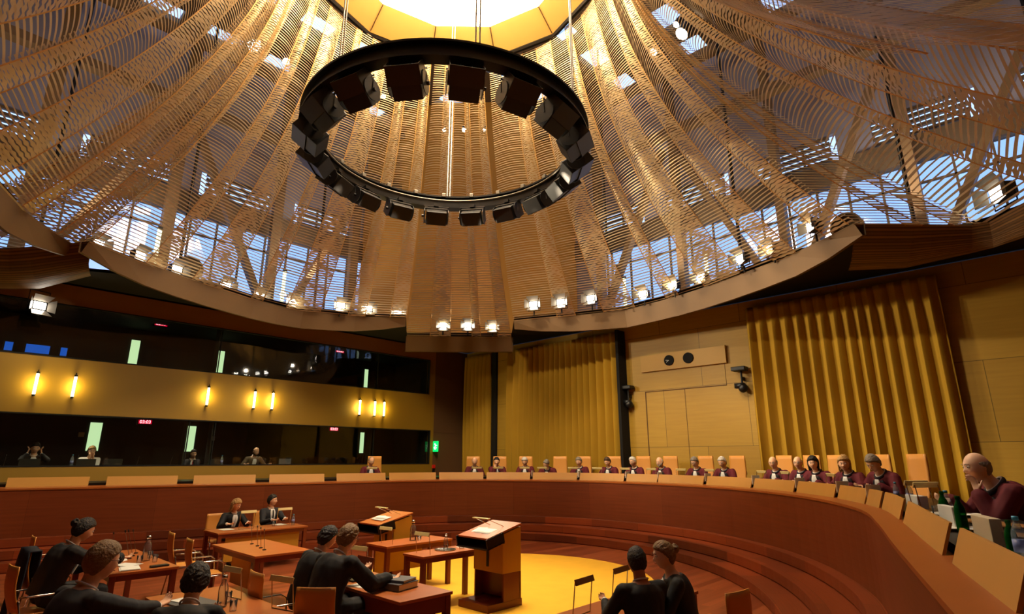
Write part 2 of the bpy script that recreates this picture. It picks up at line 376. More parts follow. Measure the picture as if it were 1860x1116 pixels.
STRIPS = {2: [(3.55, .30), (6.15, .28), (12.6, .17)], 1: [(4.2, .24), (6.8, .20), (12.6, .16)]}
STRIPLAB = ['tall pale green lit slot at back of upper booth, first from the left', 'tall pale green lit slot at back of upper booth beside the glazing bar', 'thin pale green lit slot at back of upper booth, right end',
            'pale green lit slot behind the interpreter in white, lower booth', 'pale green lit slot behind the interpreter in dark suit, lower booth', 'thin pale green lit slot at right end of lower booth']
booth_window(1, *UP, (6.0, 11.6)); booth_window(2, *LO, (.2, 5.45, 6.15, 11.6))
# spots aimed down over the interpreters' desks
for x, z, p in ((1.4, 3.25, 9), (3.0, 3.25, 10), (5.9, 3.25, 8), (7.7, 3.25, 8), (9.9, 3.25, 3)): lamp('booth_spot', 'SPOT', (x, A_Y + .95, z), p * 5, (1, .85, .6), .05, (x, A_Y + .9, 1.5), 80)

# right (curtained) wall
mb = MB(); mb.add([(B_X, 16.35 + .2, .0), (B_X, -6, .0), (B_X, -6, 6.55), (B_X, 16.55, 6.55)], [(0, 1, 2, 3)], [[(-16.55 - .28, 0 + 1.0), (6 - .28, 1.0), (6 - .28, 7.55), (-16.83, 7.55)]])
mb.bb((B_X + .01, -6, 0), (B_X + .2, 18.3, 6.55)); tag(mb.build('wall_right', M_wall), kind='structure')
# door recess and panel joints behind the judges
mb = MB()
mb.bb((B_X - .012, 6.79, 4.20), (B_X, 9.47, 4.225)); mb.bb((B_X - .012, 9.44, .8), (B_X, 9.47, 4.2)); mb.bb((B_X - .006, 8.10, .8), (B_X, 8.115, 4.2))
mb.bb((B_X - .006, 6.79, 4.2), (B_X, 6.80, 5.0)); tag(mb.build('door_1', M_shade), kind='structure')
# wall board with the clocks
mb = MB(); mb.bb((B_X - .09, 6.70, 4.84), (B_X, 9.52, 5.36)); tag(mb.build('sign_board', mat('board_maple', rgb(176, 134, 50), .5, var=.05, vscale=2), bevel=.004), 'long maple wall board carrying two black clocks', 'board')
for y, lab, hands in ((8.50, 'left black wall clock with small white hands on the maple board', True), (7.86, 'right all black round dial on the maple board', False)):
    t = thing('wall_clock', lab, 'clock', (B_X - .092, y, 5.12), rot=(0, R(-90), 0))
    mb = MB(); mb.lathe([(0, 0), (.165, 0), (.165, .03), (.15, .035), (0, .03)], n=32); mb.build('dial', M_black, t, smooth=False)
    if hands:
        mb = MB(); mb.box((-.03, .035, .045), (.012, .10, .004), R(35)); mb.box((.0, .045, .045), (.012, .11, .004), R(-10)); mb.build('clock_hand', M_white, t)
# corner: black slot and light wall between curtains
mb = MB(); mb.bb((15.55, 10.12, .8), (B_X, 10.22, 6.3)); tag(mb.build('trim_10', M_black), kind='structure')
mb = MB(); mb.bb((15.9, 16.2, .8), (B_X, 16.45, 6.5)); tag(mb.build('trim_11', M_black), kind='structure')

# curtains
M_curt = mat('mustard_velvet', rgb(166, 126, 20), .85, var=.12, vscale=1.2)
def curtain(y0, y1, z0, z1, x, label, amp=.085, pitch=.27, seed=1):
    rnd = random.Random(seed); n = int((y1 - y0) / .022); ph = 0; P = []; S = []
    for i in range(n + 1):
        ph += 2 * math.pi * .022 / (pitch * (1 + .45 * noise.noise(Vector((i * .02, seed, 0))))); S.append(ph)
    rows = [0, .03, .06, .12, .3, .6, .85, 1]
    for k in rows:
        z = z1 + (z0 - z1) * k; a = amp * (.35 + .65 * min(1, k * 6)) * (1 + .2 * k); r_ = []
        for i in range(n + 1):
            y = y0 + (y1 - y0) * i / n; w = math.sin(S[i] + .4 * math.sin(k * 3 + i * .01)); w = math.copysign(abs(w) ** .75, w)
            r_.append((x + a * w + .05 * noise.noise(Vector((y * .9, k * 1.5, seed))), y + .02 * math.sin(S[i] * 2), z))
        P.append(r_)
    mb = MB(); mb.grid(P); c = mb.build('curtain', M_curt, smooth=True); m = c.modifiers.new('thick', 'SOLIDIFY'); m.thickness = .008
    tag(c, label, 'curtain', None)
    return c
curtain(1.5, 5.95, .82, 6.28, 15.72, 'widest mustard velvet curtain hanging right of the door panel', pitch=.3, seed=3)
curtain(10.28, 15.4, .82, 6.28, 15.74, 'mustard velvet curtain hanging left of the door panel', pitch=.27, seed=5, amp=.11)
curtain(16.45, 17.95, .82, 6.35, 15.8, 'narrow mustard curtain hanging in the dark far corner', pitch=.24, seed=8)

# wall sconces
SX = [(1.84, 'leftmost glowing yellow tube sconce on ochre wall'), (2.6, 'second glowing tube sconce from the left on ochre wall'), (5.79, 'lone glowing tube sconce between the pairs on ochre wall'), (7.15, 'left tube sconce of the middle pair on ochre wall'),
      (7.72, 'right tube sconce of the middle pair on ochre wall'), (10.87, 'left tube sconce of the far right trio'), (11.49, 'middle tube sconce of the far right trio'), (11.89, 'rightmost tube sconce on ochre wall')]
for x, lab in SX:
    t = thing('wall_sconce', lab, 'wall lamp', (x, A_Y - .09, 3.93), group=None)
    mb = MB(); mb.lathe([(0, -.25), (.03, -.25), (.03, .25), (0, .25)], n=12); mb.build('tube', M_sconce, t, smooth=True)
    mb = MB(); mb.lathe([(.0, .25), (.036, .25), (.036, .30), (.012, .31), (.012, .35), (0, .35)], n=12); mb.box((0, .05, .28), (.03, .08, .03)); mb.build('bracket', M_steel, t)
    mb = MB(); mb.lathe([(0, -.30), (.036, -.30), (.036, -.25), (0, -.25)], n=12); mb.box((0, .05, -.28), (.03, .08, .03)); mb.build('bracket', M_steel, t)
    lamp('sconce_light', 'POINT', (x, A_Y - .17, 3.93), 13, (1, .76, .14), .05)

# green exit sign on a bracket, red alarm below
t = thing('exit_sign', 'small green running man exit sign beside the lower booth window', 'sign', (14.28, A_Y - .20, 2.62))
mb = MB(); mb.box((0, 0, 0), (.04, .30, .40)); mb.build('panel', M_exit, t, bevel=.01)
mb = MB(); mb.sphere((-.022, .02, .09), .03, 8, 6); mb.box((-.022, 0, .01), (.006, .05, .11), M=Matrix.Rotation(R(15), 3, 'X')); mb.box((-.022, .05, -.07), (.006, .03, .11), M=Matrix.Rotation(R(-35), 3, 'X')); mb.box((-.022, -.05, -.07), (.006, .03, .11), M=Matrix.Rotation(R(40), 3, 'X'))
mb.box((-.022, -.07, .04), (.006, .09, .025)); mb.build('pictogram', M_exitw, t)
t = thing('fire_alarm', 'small red alarm call point on the corner wall', 'alarm', (14.35, A_Y - .03, 1.86))
mb = MB(); mb.box((0, 0, 0), (.13, .06, .13)); mb.build('housing', mat('alarm_red', rgb(200, 30, 20), .4), t, bevel=.01); mb = MB(); mb.box((0, 0, -.2), (.1, .05, .2)); mb.build('button_box', M_blk, t, bevel=.01)
# wall telephones right wall
for y, z, lab in ((6.55, 2.02, 'small black wall telephone beside the large curtain'), (.22, 2.18, 'small black wall telephone at the right edge of the wall')):
    t = thing('wall_telephone', lab, 'telephone', (B_X - .04, y, z)); mb = MB(); mb.box((0, 0, 0), (.05, .09, .22)); mb.build('cradle', M_blk, t, bevel=.01)
    mb = MB(); mb.tube([(-.05, .02, -.1), (-.07, .02, -.05), (-.07, .02, .06), (-.05, .02, .11)], .022, 8); mb.build('handset', M_steel, t, smooth=True)
mb = MB(); mb.box((B_X - .01, 6.52, 1.78), (.02, .1, .08)); tag(mb.build('wall_socket', M_brown, bevel=.004), 'small brown wall socket under the telephone', 'socket')
# cameras on brackets
for y, z, lab in ((6.28, 4.33, 'black camera pair on wall bracket at the right of the clock board'), (10.0, 4.12, 'black camera pair on wall bracket beside the left curtain')):
    t = thing('wall_camera', lab, 'camera', (B_X, y, z))
    mb = MB(); mb.box((-.07, 0, .0), (.15, .06, .1)); mb.tube([(-.16, 0, .28), (-.16, 0, -.28)], .03, 8); mb.build('bracket', M_blk, t)
    mb = MB(); mb.box((-.2, .02, .27), (.28, .4, .12)); mb.build('camera_body', M_blk, t, bevel=.02)
    mb = MB(); mb.sphere((-.18, -.02, -.27), .13, 12, 8); mb.box((-.2, .05, -.2), (.16, .26, .14)); mb.build('camera_dome', M_blk, t, smooth=True)

# ================================================================== canopy
# plan of the hem, round the centre; sides tuck in, corners hang out and lower
sideR = [(6.3, 4.1), (7.0, 2.4), (7.6, .7), (7.4, -.9), (7.0, -2.3), (6.0, -4.8), (5.1, -6.1)]
farC = [(5.2, 8.5), (6.6, 7.2), (7.95, 5.8)]
sideL = [(-4.9, 5.6), (-3.4, 6.5), (-1.8, 7.2), (-.5, 7.7), (.7, 7.9), (2.2, 7.3), (3.6, 6.3)]
rgtC = [(6.6, -7.9), (6.3, -8.2), (5.9, -8.5)]
rot180 = lambda P: [(-x, -y) for x, y in P]
nearS = [(2.6, -11.0), (1.0, -8.74), (.08, -7.78), (-.78, -7.24), (-1.72, -6.91), (-3.6, -6.3)]
sheets = []     # (polyline local, hem z top, sag)
def resample(P, n):
    P = [Vector((x, y, 0)) for x, y in P]; L = [0]
    for a, b in zip(P, P[1:]): L.append(L[-1] + (b - a).length)
    out = []
    for k in range(n + 1):
        s = L[-1] * k / n; i = max(j for j in range(len(L) - 1) if L[j] <= s + 1e-9); i = min(i, len(L) - 2); out.append(P[i].lerp(P[i + 1], (s - L[i]) / (L[i + 1] - L[i])))
    return out
ORD = [('far', farC, 3, 6.5, True), ('right', sideR, 6, 6.5, False), ('rightcorner', [(5.1, -6.1), (6.0, -7.0), (6.9, -7.9)], 2, 6.5, True), ('nearright', [(6.9, -7.9), (5.6, -8.8), (3.4, -9.0), (1.0, -8.74)], 3, 6.5, True),
       ('near', nearS, 4, 6.5, True), ('nearcorner', [(-3.6, -6.3), (-5.2, -6.8), (-6.3, -5.4), (-6.3, -4.1)], 3, 6.5, True), ('leftside', rot180(sideR), 6, 6.5, False), ('leftcorner', [(-5.1, 6.1), (-7.4, 7.0), (-7.3, 8.4), (-6.1, 8.4), (-5.4, 6.9), (-4.9, 5.6)], 4, 6.5, True), ('left', sideL, 6, 6.5, False)]
canopy = thing('mesh_canopy', 'huge gold metal mesh canopy hanging like a tent over the courtroom', 'canopy', (CX, CY, 0))
ZT, RT = 13.55, 3.6
M_edge = mat('edge_cord', rgb(222, 170, 96), .4, .3)
def gore(P, off, z1, mt, seed, cord=False):
    """one hanging strip from the crown ring down to a piece of the hem"""
    n = len(P) - 1; rows = 64; G = []; U = []
    for i in range(rows + 1):
        s = i / rows; r_ = []; u_ = []
        for j, p in enumerate(P):
            ang = math.atan2(p.y, p.x); a = Vector((math.cos(ang), math.sin(ang), 0)); rb = Vector((p.x, p.y, 0)).length
            f = .42 * s + .58 * s ** 2.3
            w = math.sin(math.pi * j / n)                 # billow across the strip
            rad = RT + (rb - RT) * f + off * min(1, s * 3) - .16 * w * math.sin(math.pi * s)
            z = ZT + (z1 - ZT) * s + .02 * noise.noise(Vector((s * 3, j * .03, seed)))
            r_.append((a.x * rad, a.y * rad, z)); u_.append((ang * 6, s * 9.4 + seed * .37))
        G.append(r_); U.append(u_)
    mb = MB(); mb.grid(G, U); o = mb.build('mesh_panel', mt, canopy, smooth=True)
    for j in ((0, len(P) - 1) if cord else ()):
        e = MB(); e.tube([r_[j] for r_ in G], .012, 4); e.build('edge_cord', M_edge, o)
    return o
sd = 0
for nm, P, ng, z1, corner in ORD:
    Q = resample(P, ng * 24)
    for g in range(ng):
        lo = max(0, g * 24 - 2); hi = min(len(Q) - 1, (g + 1) * 24 + 2); sd += 1
        gore(Q[lo:hi + 1], .10 if g % 2 else .0, z1, M_mesh2 if nm == 'near' else M_mesh, sd)
        w_ = (4, 6, 3, 7)[sd % 4]; lo = max(0, (g + 1) * 24 - w_ - 2 * (sd % 2)); hi = min(len(Q) - 1, (g + 1) * 24 + w_)
        if hi - lo > 3: gore(Q[lo:hi + 1], -.10, z1, M_mesh2, sd + 50, True)
# fascia under the hem
M_fascia = mat('bronze_fascia', rgb(104, 78, 48), .6, .2, var=.1, vscale=2)
for nm, P, ng, z1, corner in ORD:
    if nm in ('near', 'nearcorner', 'nearright', 'rightcorner', 'leftcorner'): continue
    Q = resample(P, 12); mb = MB(); G = []; G2 = []
    for j, p in enumerate(Q):
        t = j / 12; dz = (0 if corner else .28 * (2 * t - 1) ** 4); o = p.normalized() * (.28 if corner else .12)
        G.append([(CX + p.x, CY + p.y, z1 + .02), (CX + p.x + o.x, CY + p.y + o.y, 6.0 + dz), (CX + p.x + o.x * 1.6, CY + p.y + o.y * 1.6, 6.0 + dz), (CX + p.x + o.x * 1.6 , CY + p.y + o.y * 1.6, 6.62)])
    mb.grid(G); tag(mb.build('trim_%d' % (20 + ORD.index((nm, P, ng, z1, corner))), M_fascia), kind='structure')
DRAPE = {'rightcorner': ([(5.1, -6.1), (6.0, -7.0), (6.9, -7.9), (5.9, -8.7)], [(6.45, -5.6), (7.1, -6.5), (6.9, -7.9), (6.3, -8.9)]),
         'leftcorner': ([(-8.6, 9.0), (-7.3, 8.3), (-6.1, 7.5), (-4.9, 5.6)], [(-9.2, 11.2), (-7.2, 10.4), (-5.3, 8.6), (-4.64, 6.45)])}
for k_, (nm, (T_, B_)) in enumerate(DRAPE.items()):
    mb = MB(); T2, B2 = resample(T_, 10), resample(B_, 10); G = []; U = []
    for i in range(9):
        f = i / 8; G.append([(CX + a.x + (b.x - a.x) * f, CY + a.y + (b.y - a.y) * f, 6.52 - .5 * f - .14 * math.sin(math.pi * f) ) for a, b in zip(T2, B2)]); U.append([(j * .3, f * 1.6) for j in range(len(T2))])
    mb.grid(G, U); tag(mb.build('trim_%d' % (34 + k_), M_drape), kind='structure')
# dark ceiling between the fascia and the walls, with the canopy opening left free (ring of quads)
mb = MB(); loop = []
allP = []
for nm, P, ng, z1, corner in ORD: allP += [] if nm.startswith('near') or nm in DRAPE else resample(P, 6)
allP += [Vector(p) for p in ((5.9, -8.5, 0), (3.5, -11.5, 0), (-3, -11.5, 0), (-8, -9, 0))]
allP = [p for p in allP if not (-56 < math.degrees(math.atan2(p.y, p.x)) < -39 or 118 < math.degrees(math.atan2(p.y, p.x)) < 134)]
allP += [Vector((x, y, 0)) for d_ in DRAPE.values() for x, y in d_[1]]
allP.sort(key=lambda p: -math.atan2(p.y, p.x)); G = []
for p in allP + [allP[0]]:
    d = Vector((p.x, p.y, 0)).normalized(); G.append([(CX + p.x + d.x * .1, CY + p.y + d.y * .1, 6.6), (CX + d.x * 20, CY + d.y * 20, 6.6)])
mb.grid(G); tag(mb.build('ceiling', M_ceil), kind='structure')
mb = MB(); mb.grid([[(a[0], a[1], 6.68) for a in r_] for r_ in G]); tag(mb.build('floor_gallery', M_spandrel), kind='structure')

# crown: wooden collar, glowing reflector, dark lid
mb = MB(); G = []; n = 24
mb.lathe([(3.0, 14.15), (3.6, 13.6), (3.68, 13.62), (3.0, 14.22)], (CX, CY, 0), 12); 
col = thing('crown_collar', 'wood panelled collar round the glowing skylight above the ring', 'skylight', (0, 0, 0))
mb.build('wood_collar', mat('collar_wood', rgb(236, 190, 104), .5, var=.06, vscale=2), col)
for k in range(24):
    mb = MB(); a = 2 * math.pi * k / 24; mb.tube([(CX + 3.0 * math.cos(a), CY + 3.0 * math.sin(a), 14.135), (CX + 3.56 * math.cos(a), CY + 3.56 * math.sin(a), 13.62)], .012, 4); mb.build('joint', M_shade, col)
mb = MB(); mb.lathe([(3.0, 14.15), (2.2, 14.75)], (CX, CY, 0), 48); mb.build('glowing_reflector', M_crown, col, smooth=True)
mb = MB(); mb.lathe([(2.2, 14.75), (0.01, 14.8)], (CX, CY, 0), 48); mb.build('lid', M_brown, col)
mb = MB(); mb.tube([(CX + 3.62 * math.cos(a), CY + 3.66 * math.sin(a), 13.56) for a in [2 * math.pi * k / 12 for k in range(12)]], .07, 6, closed=True); mb.build('rim', M_steel, col)

# ================================================================== atrium round the canopy
AX, AY2, ATOP = 19.2, 21.4, 18.0
def atrium(n, along, pos, a0, a1, name, solid=()):
    """glazed wall: along='y' stands at x=pos; along='x' stands at y=pos"""
    def bx(mb, s0, s1, z0, z1, d0, d1):
        if along == 'y': mb.bb((pos + d0, s0, z0), (pos + d1, s1, z1))
        else: mb.bb((s0, pos + d0, z0), (s1, pos + d1, z1))
    w = MB(); bx(w, a0, a1, 5.5, 7.6, 0, .2); bx(w, a0, a1, 13.0, ATOP, 0, .2)
    sp = MB(); bx(sp, a0, a1, 10.7, 11.5, -.15, .2)
    fr = MB(); pa = MB(); k = 0; s = a0
    while s < a1:
        e = min(a1, s + 3.6)
        if any(p0 <= (s + e) / 2 <= p1 for p0, p1 in solid): bx(w, s, e, 7.6, 13.0, 0, .2)
        else:
            for j in range(4):
                bx(fr, s + j * (e - s) / 4 - .03, s + j * (e - s) / 4 + .03, 7.6, 10.7, .02, .1)
            bx(fr, s, e, 7.6, 7.66, .0, .12); bx(fr, s, e, 10.0, 10.06, .02, .1)
            bx(pa, s, e, 7.6, 10.7, .05, .06)
            # upper louvred light
            bx(w, s, s + 1.0, 11.5, 13.0, 0, .2); bx(w, s + 1.0, e, 12.55, 13.0, 0, .2)
            for j in range(5): bx(fr, s + 1.2, e, 11.62 + j * .2, 11.72 + j * .2, .02, .14)
            bx(fr, s + 2.0, s + 2.06, 11.5, 12.55, .0, .1)
        s = e; k += 1
    tag(w.build('wall_atrium', M_atwall), kind='structure'); tag(sp.build('trim_%d' % (40 + n), M_spandrel), kind='structure')
    f = fr.build('window_%d' % (n + 10), M_spandrel); tag(f, kind='structure'); pa.build('pane', M_wpane, f)
atrium(0, 'y', AX, -4.5, 21.4, 'x', solid=((14.5, 19),))
atrium(1, 'x', AY2, -6.2, 19.2, 'y', solid=((14, 17),))
mb = MB(); mb.bb((-7, -4.6, 5.5), (-6.8, 22, ATOP)); mb.bb((-7, -4.6, 5.5), (20, -4.4, ATOP)); tag(mb.build('wall_atrium_near', M_gold), kind='structure')
mb = MB()
for k in range(9): mb.bb((-7, -4.6 + k * 3.25, ATOP), (20, -4.6 + k * 3.25 + 2.3, ATOP + .3))
for k in range(13): mb.bb((-7 + k * 2.2, -4.6, ATOP + .02), (-7 + k * 2.2 + .9, 22, ATOP + .28))
tag(mb.build('ceiling_atrium', M_spandrel), kind='structure')
mb = MB(); mb.bb((-7.2, -4.8, 0), (-7, 22, 6.6)); mb.bb((-7.2, -4.8, 0), (20, -4.6, 6.6)); tag(mb.build('wall_back', M_brown), kind='structure')
# golden stair core in the far corner of the atrium
mb = MB(); q = [(12.4, 21.3), (14.0, 17.9), (15.6, 16.2), (19.1, 14.4), (19.1, 21.3)]; mb.prism(q, 6.7, ATOP); tag(mb.build('wall_core', M_gold), kind='structure')
# columns, braces, beams (each a thing)
def post(p0, p1, w, name, lab, cat, m=M_beam, group=None, round_=False):
    p0, p1 = Vector(p0), Vector(p1); d = p1 - p0; mb = MB()
    if round_: mb.tube([(0, 0, 0), d], w / 2, 10)
    else:
        q = d.to_track_quat('Z', 'Y').to_matrix(); mb.box(d / 2, (w, w * .7, d.length), M=q)
    o = mb.build(name, m); o.location = p0; return tag(o, lab, cat, group)
G1 = 'bronze columns of the glazed gallery'; G2 = 'slanting bronze braces of the glazed gallery'
for y in (-1.8, 1.8, 5.4, 9.0, 12.6): post((18.4, y, 6.7), (18.4, y, ATOP), .36, 'gallery_column', 'square bronze column before the glazing, right gallery', 'column', group=G1 + ', right')
for x in (-2.6, 1.0, 4.6, 8.2, 11.6): post((x, 20.6, 6.7), (x, 20.6, ATOP), .36, 'gallery_column', 'square bronze column before the glazing, left gallery', 'column', group=G1 + ', left')
for y0, y1 in ((1.8, -1.6), (5.4, 8.8), (12.6, 9.2), (5.2, 2.0)): post((17.9, y0, 6.7), (17.9, y1, 13.6), .3, 'gallery_brace', 'slanting bronze brace crossing the right gallery', 'brace', group=G2 + ', right')
for x0, x1 in ((1.0, 4.4), (8.2, 4.8), (8.4, 11.6), (1.0, -2.4)): post((x0, 20.1, 6.7), (x1, 20.1, 13.6), .3, 'gallery_brace', 'slanting bronze brace crossing the left gallery', 'brace', group=G2 + ', left')
for z in (14.0, 16.6):
    post((17.6, -4, z), (17.6, 21, z), .4, 'gallery_beam', '%s bronze beam along the right gallery' % ('lower' if z < 15 else 'upper'), 'beam'); post((-6, 19.8, z), (19, 19.8, z), .4, 'gallery_beam', '%s bronze beam along the left gallery' % ('lower' if z < 15 else 'upper'), 'beam')
# thin suspension posts at the hem of the canopy
for x, y in ((-1.5, 17.2), (1.2, 17.4), (4.4, 17.6), (8.6, 17.6)): post((x, y, 6.7), (x, y, ATOP), .09, 'support_rod', 'thin dark post behind the mesh, left gallery', 'post', M_steel, 'thin posts behind the mesh, left gallery', True)
for x, y in ((15.3, 10.2), (15.0, 5.6), (14.8, 1.6), (14.4, -1.0)): post((x, y, 6.7), (x, y, ATOP), .09, 'support_rod', 'thin dark post behind the mesh, right gallery', 'post', M_steel, 'thin posts behind the mesh, right gallery', True)
# vertical fluorescent tubes
for p, lab in (((3.9, 18.2), 'upright greenish fluorescent tube in left gallery near three floodlights'), ((8.2, 19.3), 'upright greenish fluorescent tube in left gallery nearest the far corner'), ((17.4, 10.9), 'upright greenish fluorescent tube in right gallery nearest the far corner'), ((17.0, 7.5), 'upright greenish fluorescent tube in right gallery above the clocks')):
    t = thing('fluorescent_lamp', lab, 'lamp', (p[0], p[1], 7.0)); mb = MB(); mb.lathe([(0, 0), (.06, 0), (.06, 1.7), (0, 1.7)], n=10); mb.build('tube', M_tube, t, smooth=True)
    mb = MB(); mb.box((0, .0, -.08), (.12, .12, .16)); mb.box((0, 0, 1.74), (.12, .12, .08)); mb.build('end_cap', M_steel, t)
# round duct mouths (dark discs)
for p, lab, ax in (((5.0, 18.9, 7.9), 'dark round duct mouth low in the left gallery', 'x'), ((16.9, 3.3, 8.3), 'dark round duct mouth in the right gallery', 'y'), ((16.4, 4.9, 7.4), 'lower dark round duct mouth beside floodlights, right gallery', 'y')):
    t = thing('round_duct', lab, 'duct', p, rot=(R(90), 0, 0) if ax == 'x' else (0, R(90), 0)); mb = MB(); mb.lathe([(0, .1), (.32, .1), (.36, -.3), (.4, -.3), (.4, .12), (.34, .12), (.32, .05)], n=28); mb.build('mouth', M_spandrel, t)
# high spotlights glimpsed through the mesh
def at(px, py, d):  # a point seen in the photo's direction (px, py), d metres along the view axis
    r_ = (px - 930) / 1020; u = (558 - py) / 1020; th = PITCH; F = math.cos(th) - u * math.sin(th); Z = math.sin(th) + u * math.cos(th)
    return Vector((F * math.cos(HEAD) + r_ * math.sin(HEAD), F * math.sin(HEAD) - r_ * math.cos(HEAD), Z)) * d + Vector((0, 0, EYE))
HS = [(462, 82, 14.5, .17), (520, 112, 15.5, .10), (573, 143, 16.5, .07), (696, 176, 17, .07), (807, 236, 19, .06), (843, 236, 19, .07), (880, 236, 19, .05), (1187, 95, 14.5, .09), (1238, 62, 13.5, .15), (1228, 45, 13.7, .08)]
for i, (x, y, d, r) in enumerate(HS):
    nm = ['largest bright spotlight high behind the mesh at left', 'second spotlight right of the largest one at left', 'small spotlight just left of the ring', 'small spotlight seen through the ring at upper left', 'left one of three small spotlights within the ring', 'middle one of three small spotlights within the ring', 'right one of three small spotlights within the ring', 'lower spotlight high behind the mesh at right', 'largest spotlight high behind the mesh at right', 'small spotlight touching the largest one at right'][i]
    p = at(x, y, d); t = thing('spotlight', nm, 'spotlight', p, rot=(Vector((CX, CY, 5)) - p).to_track_quat('-Z', 'Y').to_euler())
    mb = MB(); mb.lathe([(0, .02), (r, .02), (r * 1.05, 0)], n=14); mb.build('lens', M_hot, t)
    mb = MB(); mb.lathe([(r * 1.05, 0), (r * 1.15, 0), (r * 1.1, .25), (r * .5, .34), (0, .34)], n=14); mb.build('housing', M_steel, t)

# floodlights on the hem
FL = [(172, 443), (250, 465), (318, 490), (408, 520), (470, 538), (530, 548), (618, 556), (668, 562), (722, 568), (805, 592), (850, 592), (895, 595), (970, 554), (1020, 550), (1075, 543), (1170, 535), (1225, 518), (1277, 505), (1350, 470), (1405, 452), (1480, 410)]
def hit(px, py, z):
    v = at(px, py, 1) - Vector((0, 0, EYE)); return v * ((z - EYE) / v.z) + Vector((0, 0, EYE))
def floodlight(name, lab, loc, aim_rz, grp=None, pw=6, s=1.0, stand=True):
    t = thing(name, lab, 'floodlight', loc, aim_rz, grp, scale=s)
    mb = MB(); mb.box((0, 0, 0), (.26, .14, .2)); mb.box((0, .09, 0), (.16, .06, .12)); mb.build('housing', M_steel, t, bevel=.01)
    mb = MB(); mb.box((0, -.075, 0), (.2, .01, .13)); mb.build('lens', M_hot, t)
    for q in (((-.13, -.08, -.09), (.13, -.08, -.09), (.17, -.22, -.2), (-.17, -.22, -.2)), ((-.13, -.08, .09), (.13, -.08, .09), (.17, -.2, .19), (-.17, -.2, .19)), ((-.13, -.08, -.09), (-.13, -.08, .09), (-.22, -.2, .13), (-.22, -.2, -.13)), ((.13, -.08, -.09), (.13, -.08, .09), (.22, -.2, .13), (.22, -.2, -.13))):
        mb = MB(); n_ = (Vector(q[1]) - Vector(q[0])).cross(Vector(q[3]) - Vector(q[0])).normalized() * .006; mb.add([Vector(a) for a in q] + [Vector(a) + n_ for a in q], [(0, 1, 2, 3), (7, 6, 5, 4), (0, 4, 5, 1), (1, 5, 6, 2), (2, 6, 7, 3), (3, 7, 4, 0)])
        mb.build('barn_door', M_steelw, t)
    mb = MB()
    if stand: mb.tube([(-.17, 0, 0), (-.17, 0, -.17), (.17, 0, -.17), (.17, 0, 0)], .01, 6); mb.tube([(0, 0, -.17), (0, 0, -.3)], .02, 6)
    else: mb.tube([(-.17, 0, 0), (-.17, 0, .3), (.17, 0, .3), (.17, 0, 0)], .012, 6)
    mb.build('yoke', M_steel, t)
    return t
M_steelw = mat('barn_door_metal', rgb(120, 112, 100), .35, .5)
side_names = ['left', 'left', 'left', 'left', 'left', 'left', 'left', 'left', 'left', 'far corner', 'far corner', 'far corner'] + ['right'] * 9
WD = ['first', 'second', 'third', 'fourth', 'fifth', 'sixth', 'seventh', 'eighth', 'ninth']
cnt = {}
for i, (x, y) in enumerate(FL):
    s = side_names[i]; cnt[s] = cnt.get(s, 0) + 1; p = hit(x, y, 6.8); v = Vector((CX - p.x, CY - p.y, 0)).normalized()
    lab = '%s lit floodlight with barn doors along the %s canopy edge, counted from the left' % (WD[cnt[s] - 1], s)
    p = p + (Vector((0, 0, 0)) if i not in (9, 10, 11) else -v * .0)
    t = floodlight('floodlight', lab, p, math.atan2(v.y, v.x) + R(90), s=1.15)
floodlight('floodlight', 'lone floodlight with open barn doors hanging below the ceiling at far left', hit(68, 556, 5.75), R(20), s=1.25, stand=False)
lamp('flood_low', 'SPOT', tuple(hit(68, 560, 5.6)), 60, (1, .85, .6), .08, (1.5, 18.1, 3.2), 110)
floodlight('floodlight', 'large floodlight at the extreme right standing on the canopy edge', hit(1822, 350, 7.15), R(-140), s=1.6)

# lamps of the gallery
for x, y, ax, ay in ((16.9, 2.0, 19, 2.5), (16.9, 9, 19, 9), (9.5, 19.3, 9, 22), (3, 19.3, 3, 22), (-3, 17, -4, 22), (15, -3, 18, -4), (-5.5, 5, -7, 5)):
    lamp('gallery_light', 'AREA', (x, y, 9.2), 75, (1, .9, .8), 1.2, (ax, ay, 14))

# beams of the hem floodlights through the mesh
for px, py, tx, ty, tz, pw in ((408, 520, 16, 5.5, 4.4, 900), (172, 443, 16, 8.5, 4.4, 700), (618, 556, 15.6, .6, 5.2, 1400), (530, 548, 13.4, .8, 6.3, 1100), (1170, 535, 3, 18.1, 3.0, 420), (1405, 452, 4, 16.2, 1.4, 500), (1020, 550, 3, 9, .6, 420), (850, 592, 4.5, 3, .8, 420)):
    p = hit(px, py, 6.8); v = Vector((CX - p.x, CY - p.y, 0)).normalized(); p = p + v * 1.15
    lamp('floodlight_beam', 'SPOT', tuple(p), pw, (1, .84, .6), .06, (tx, ty, tz), 46, .5)
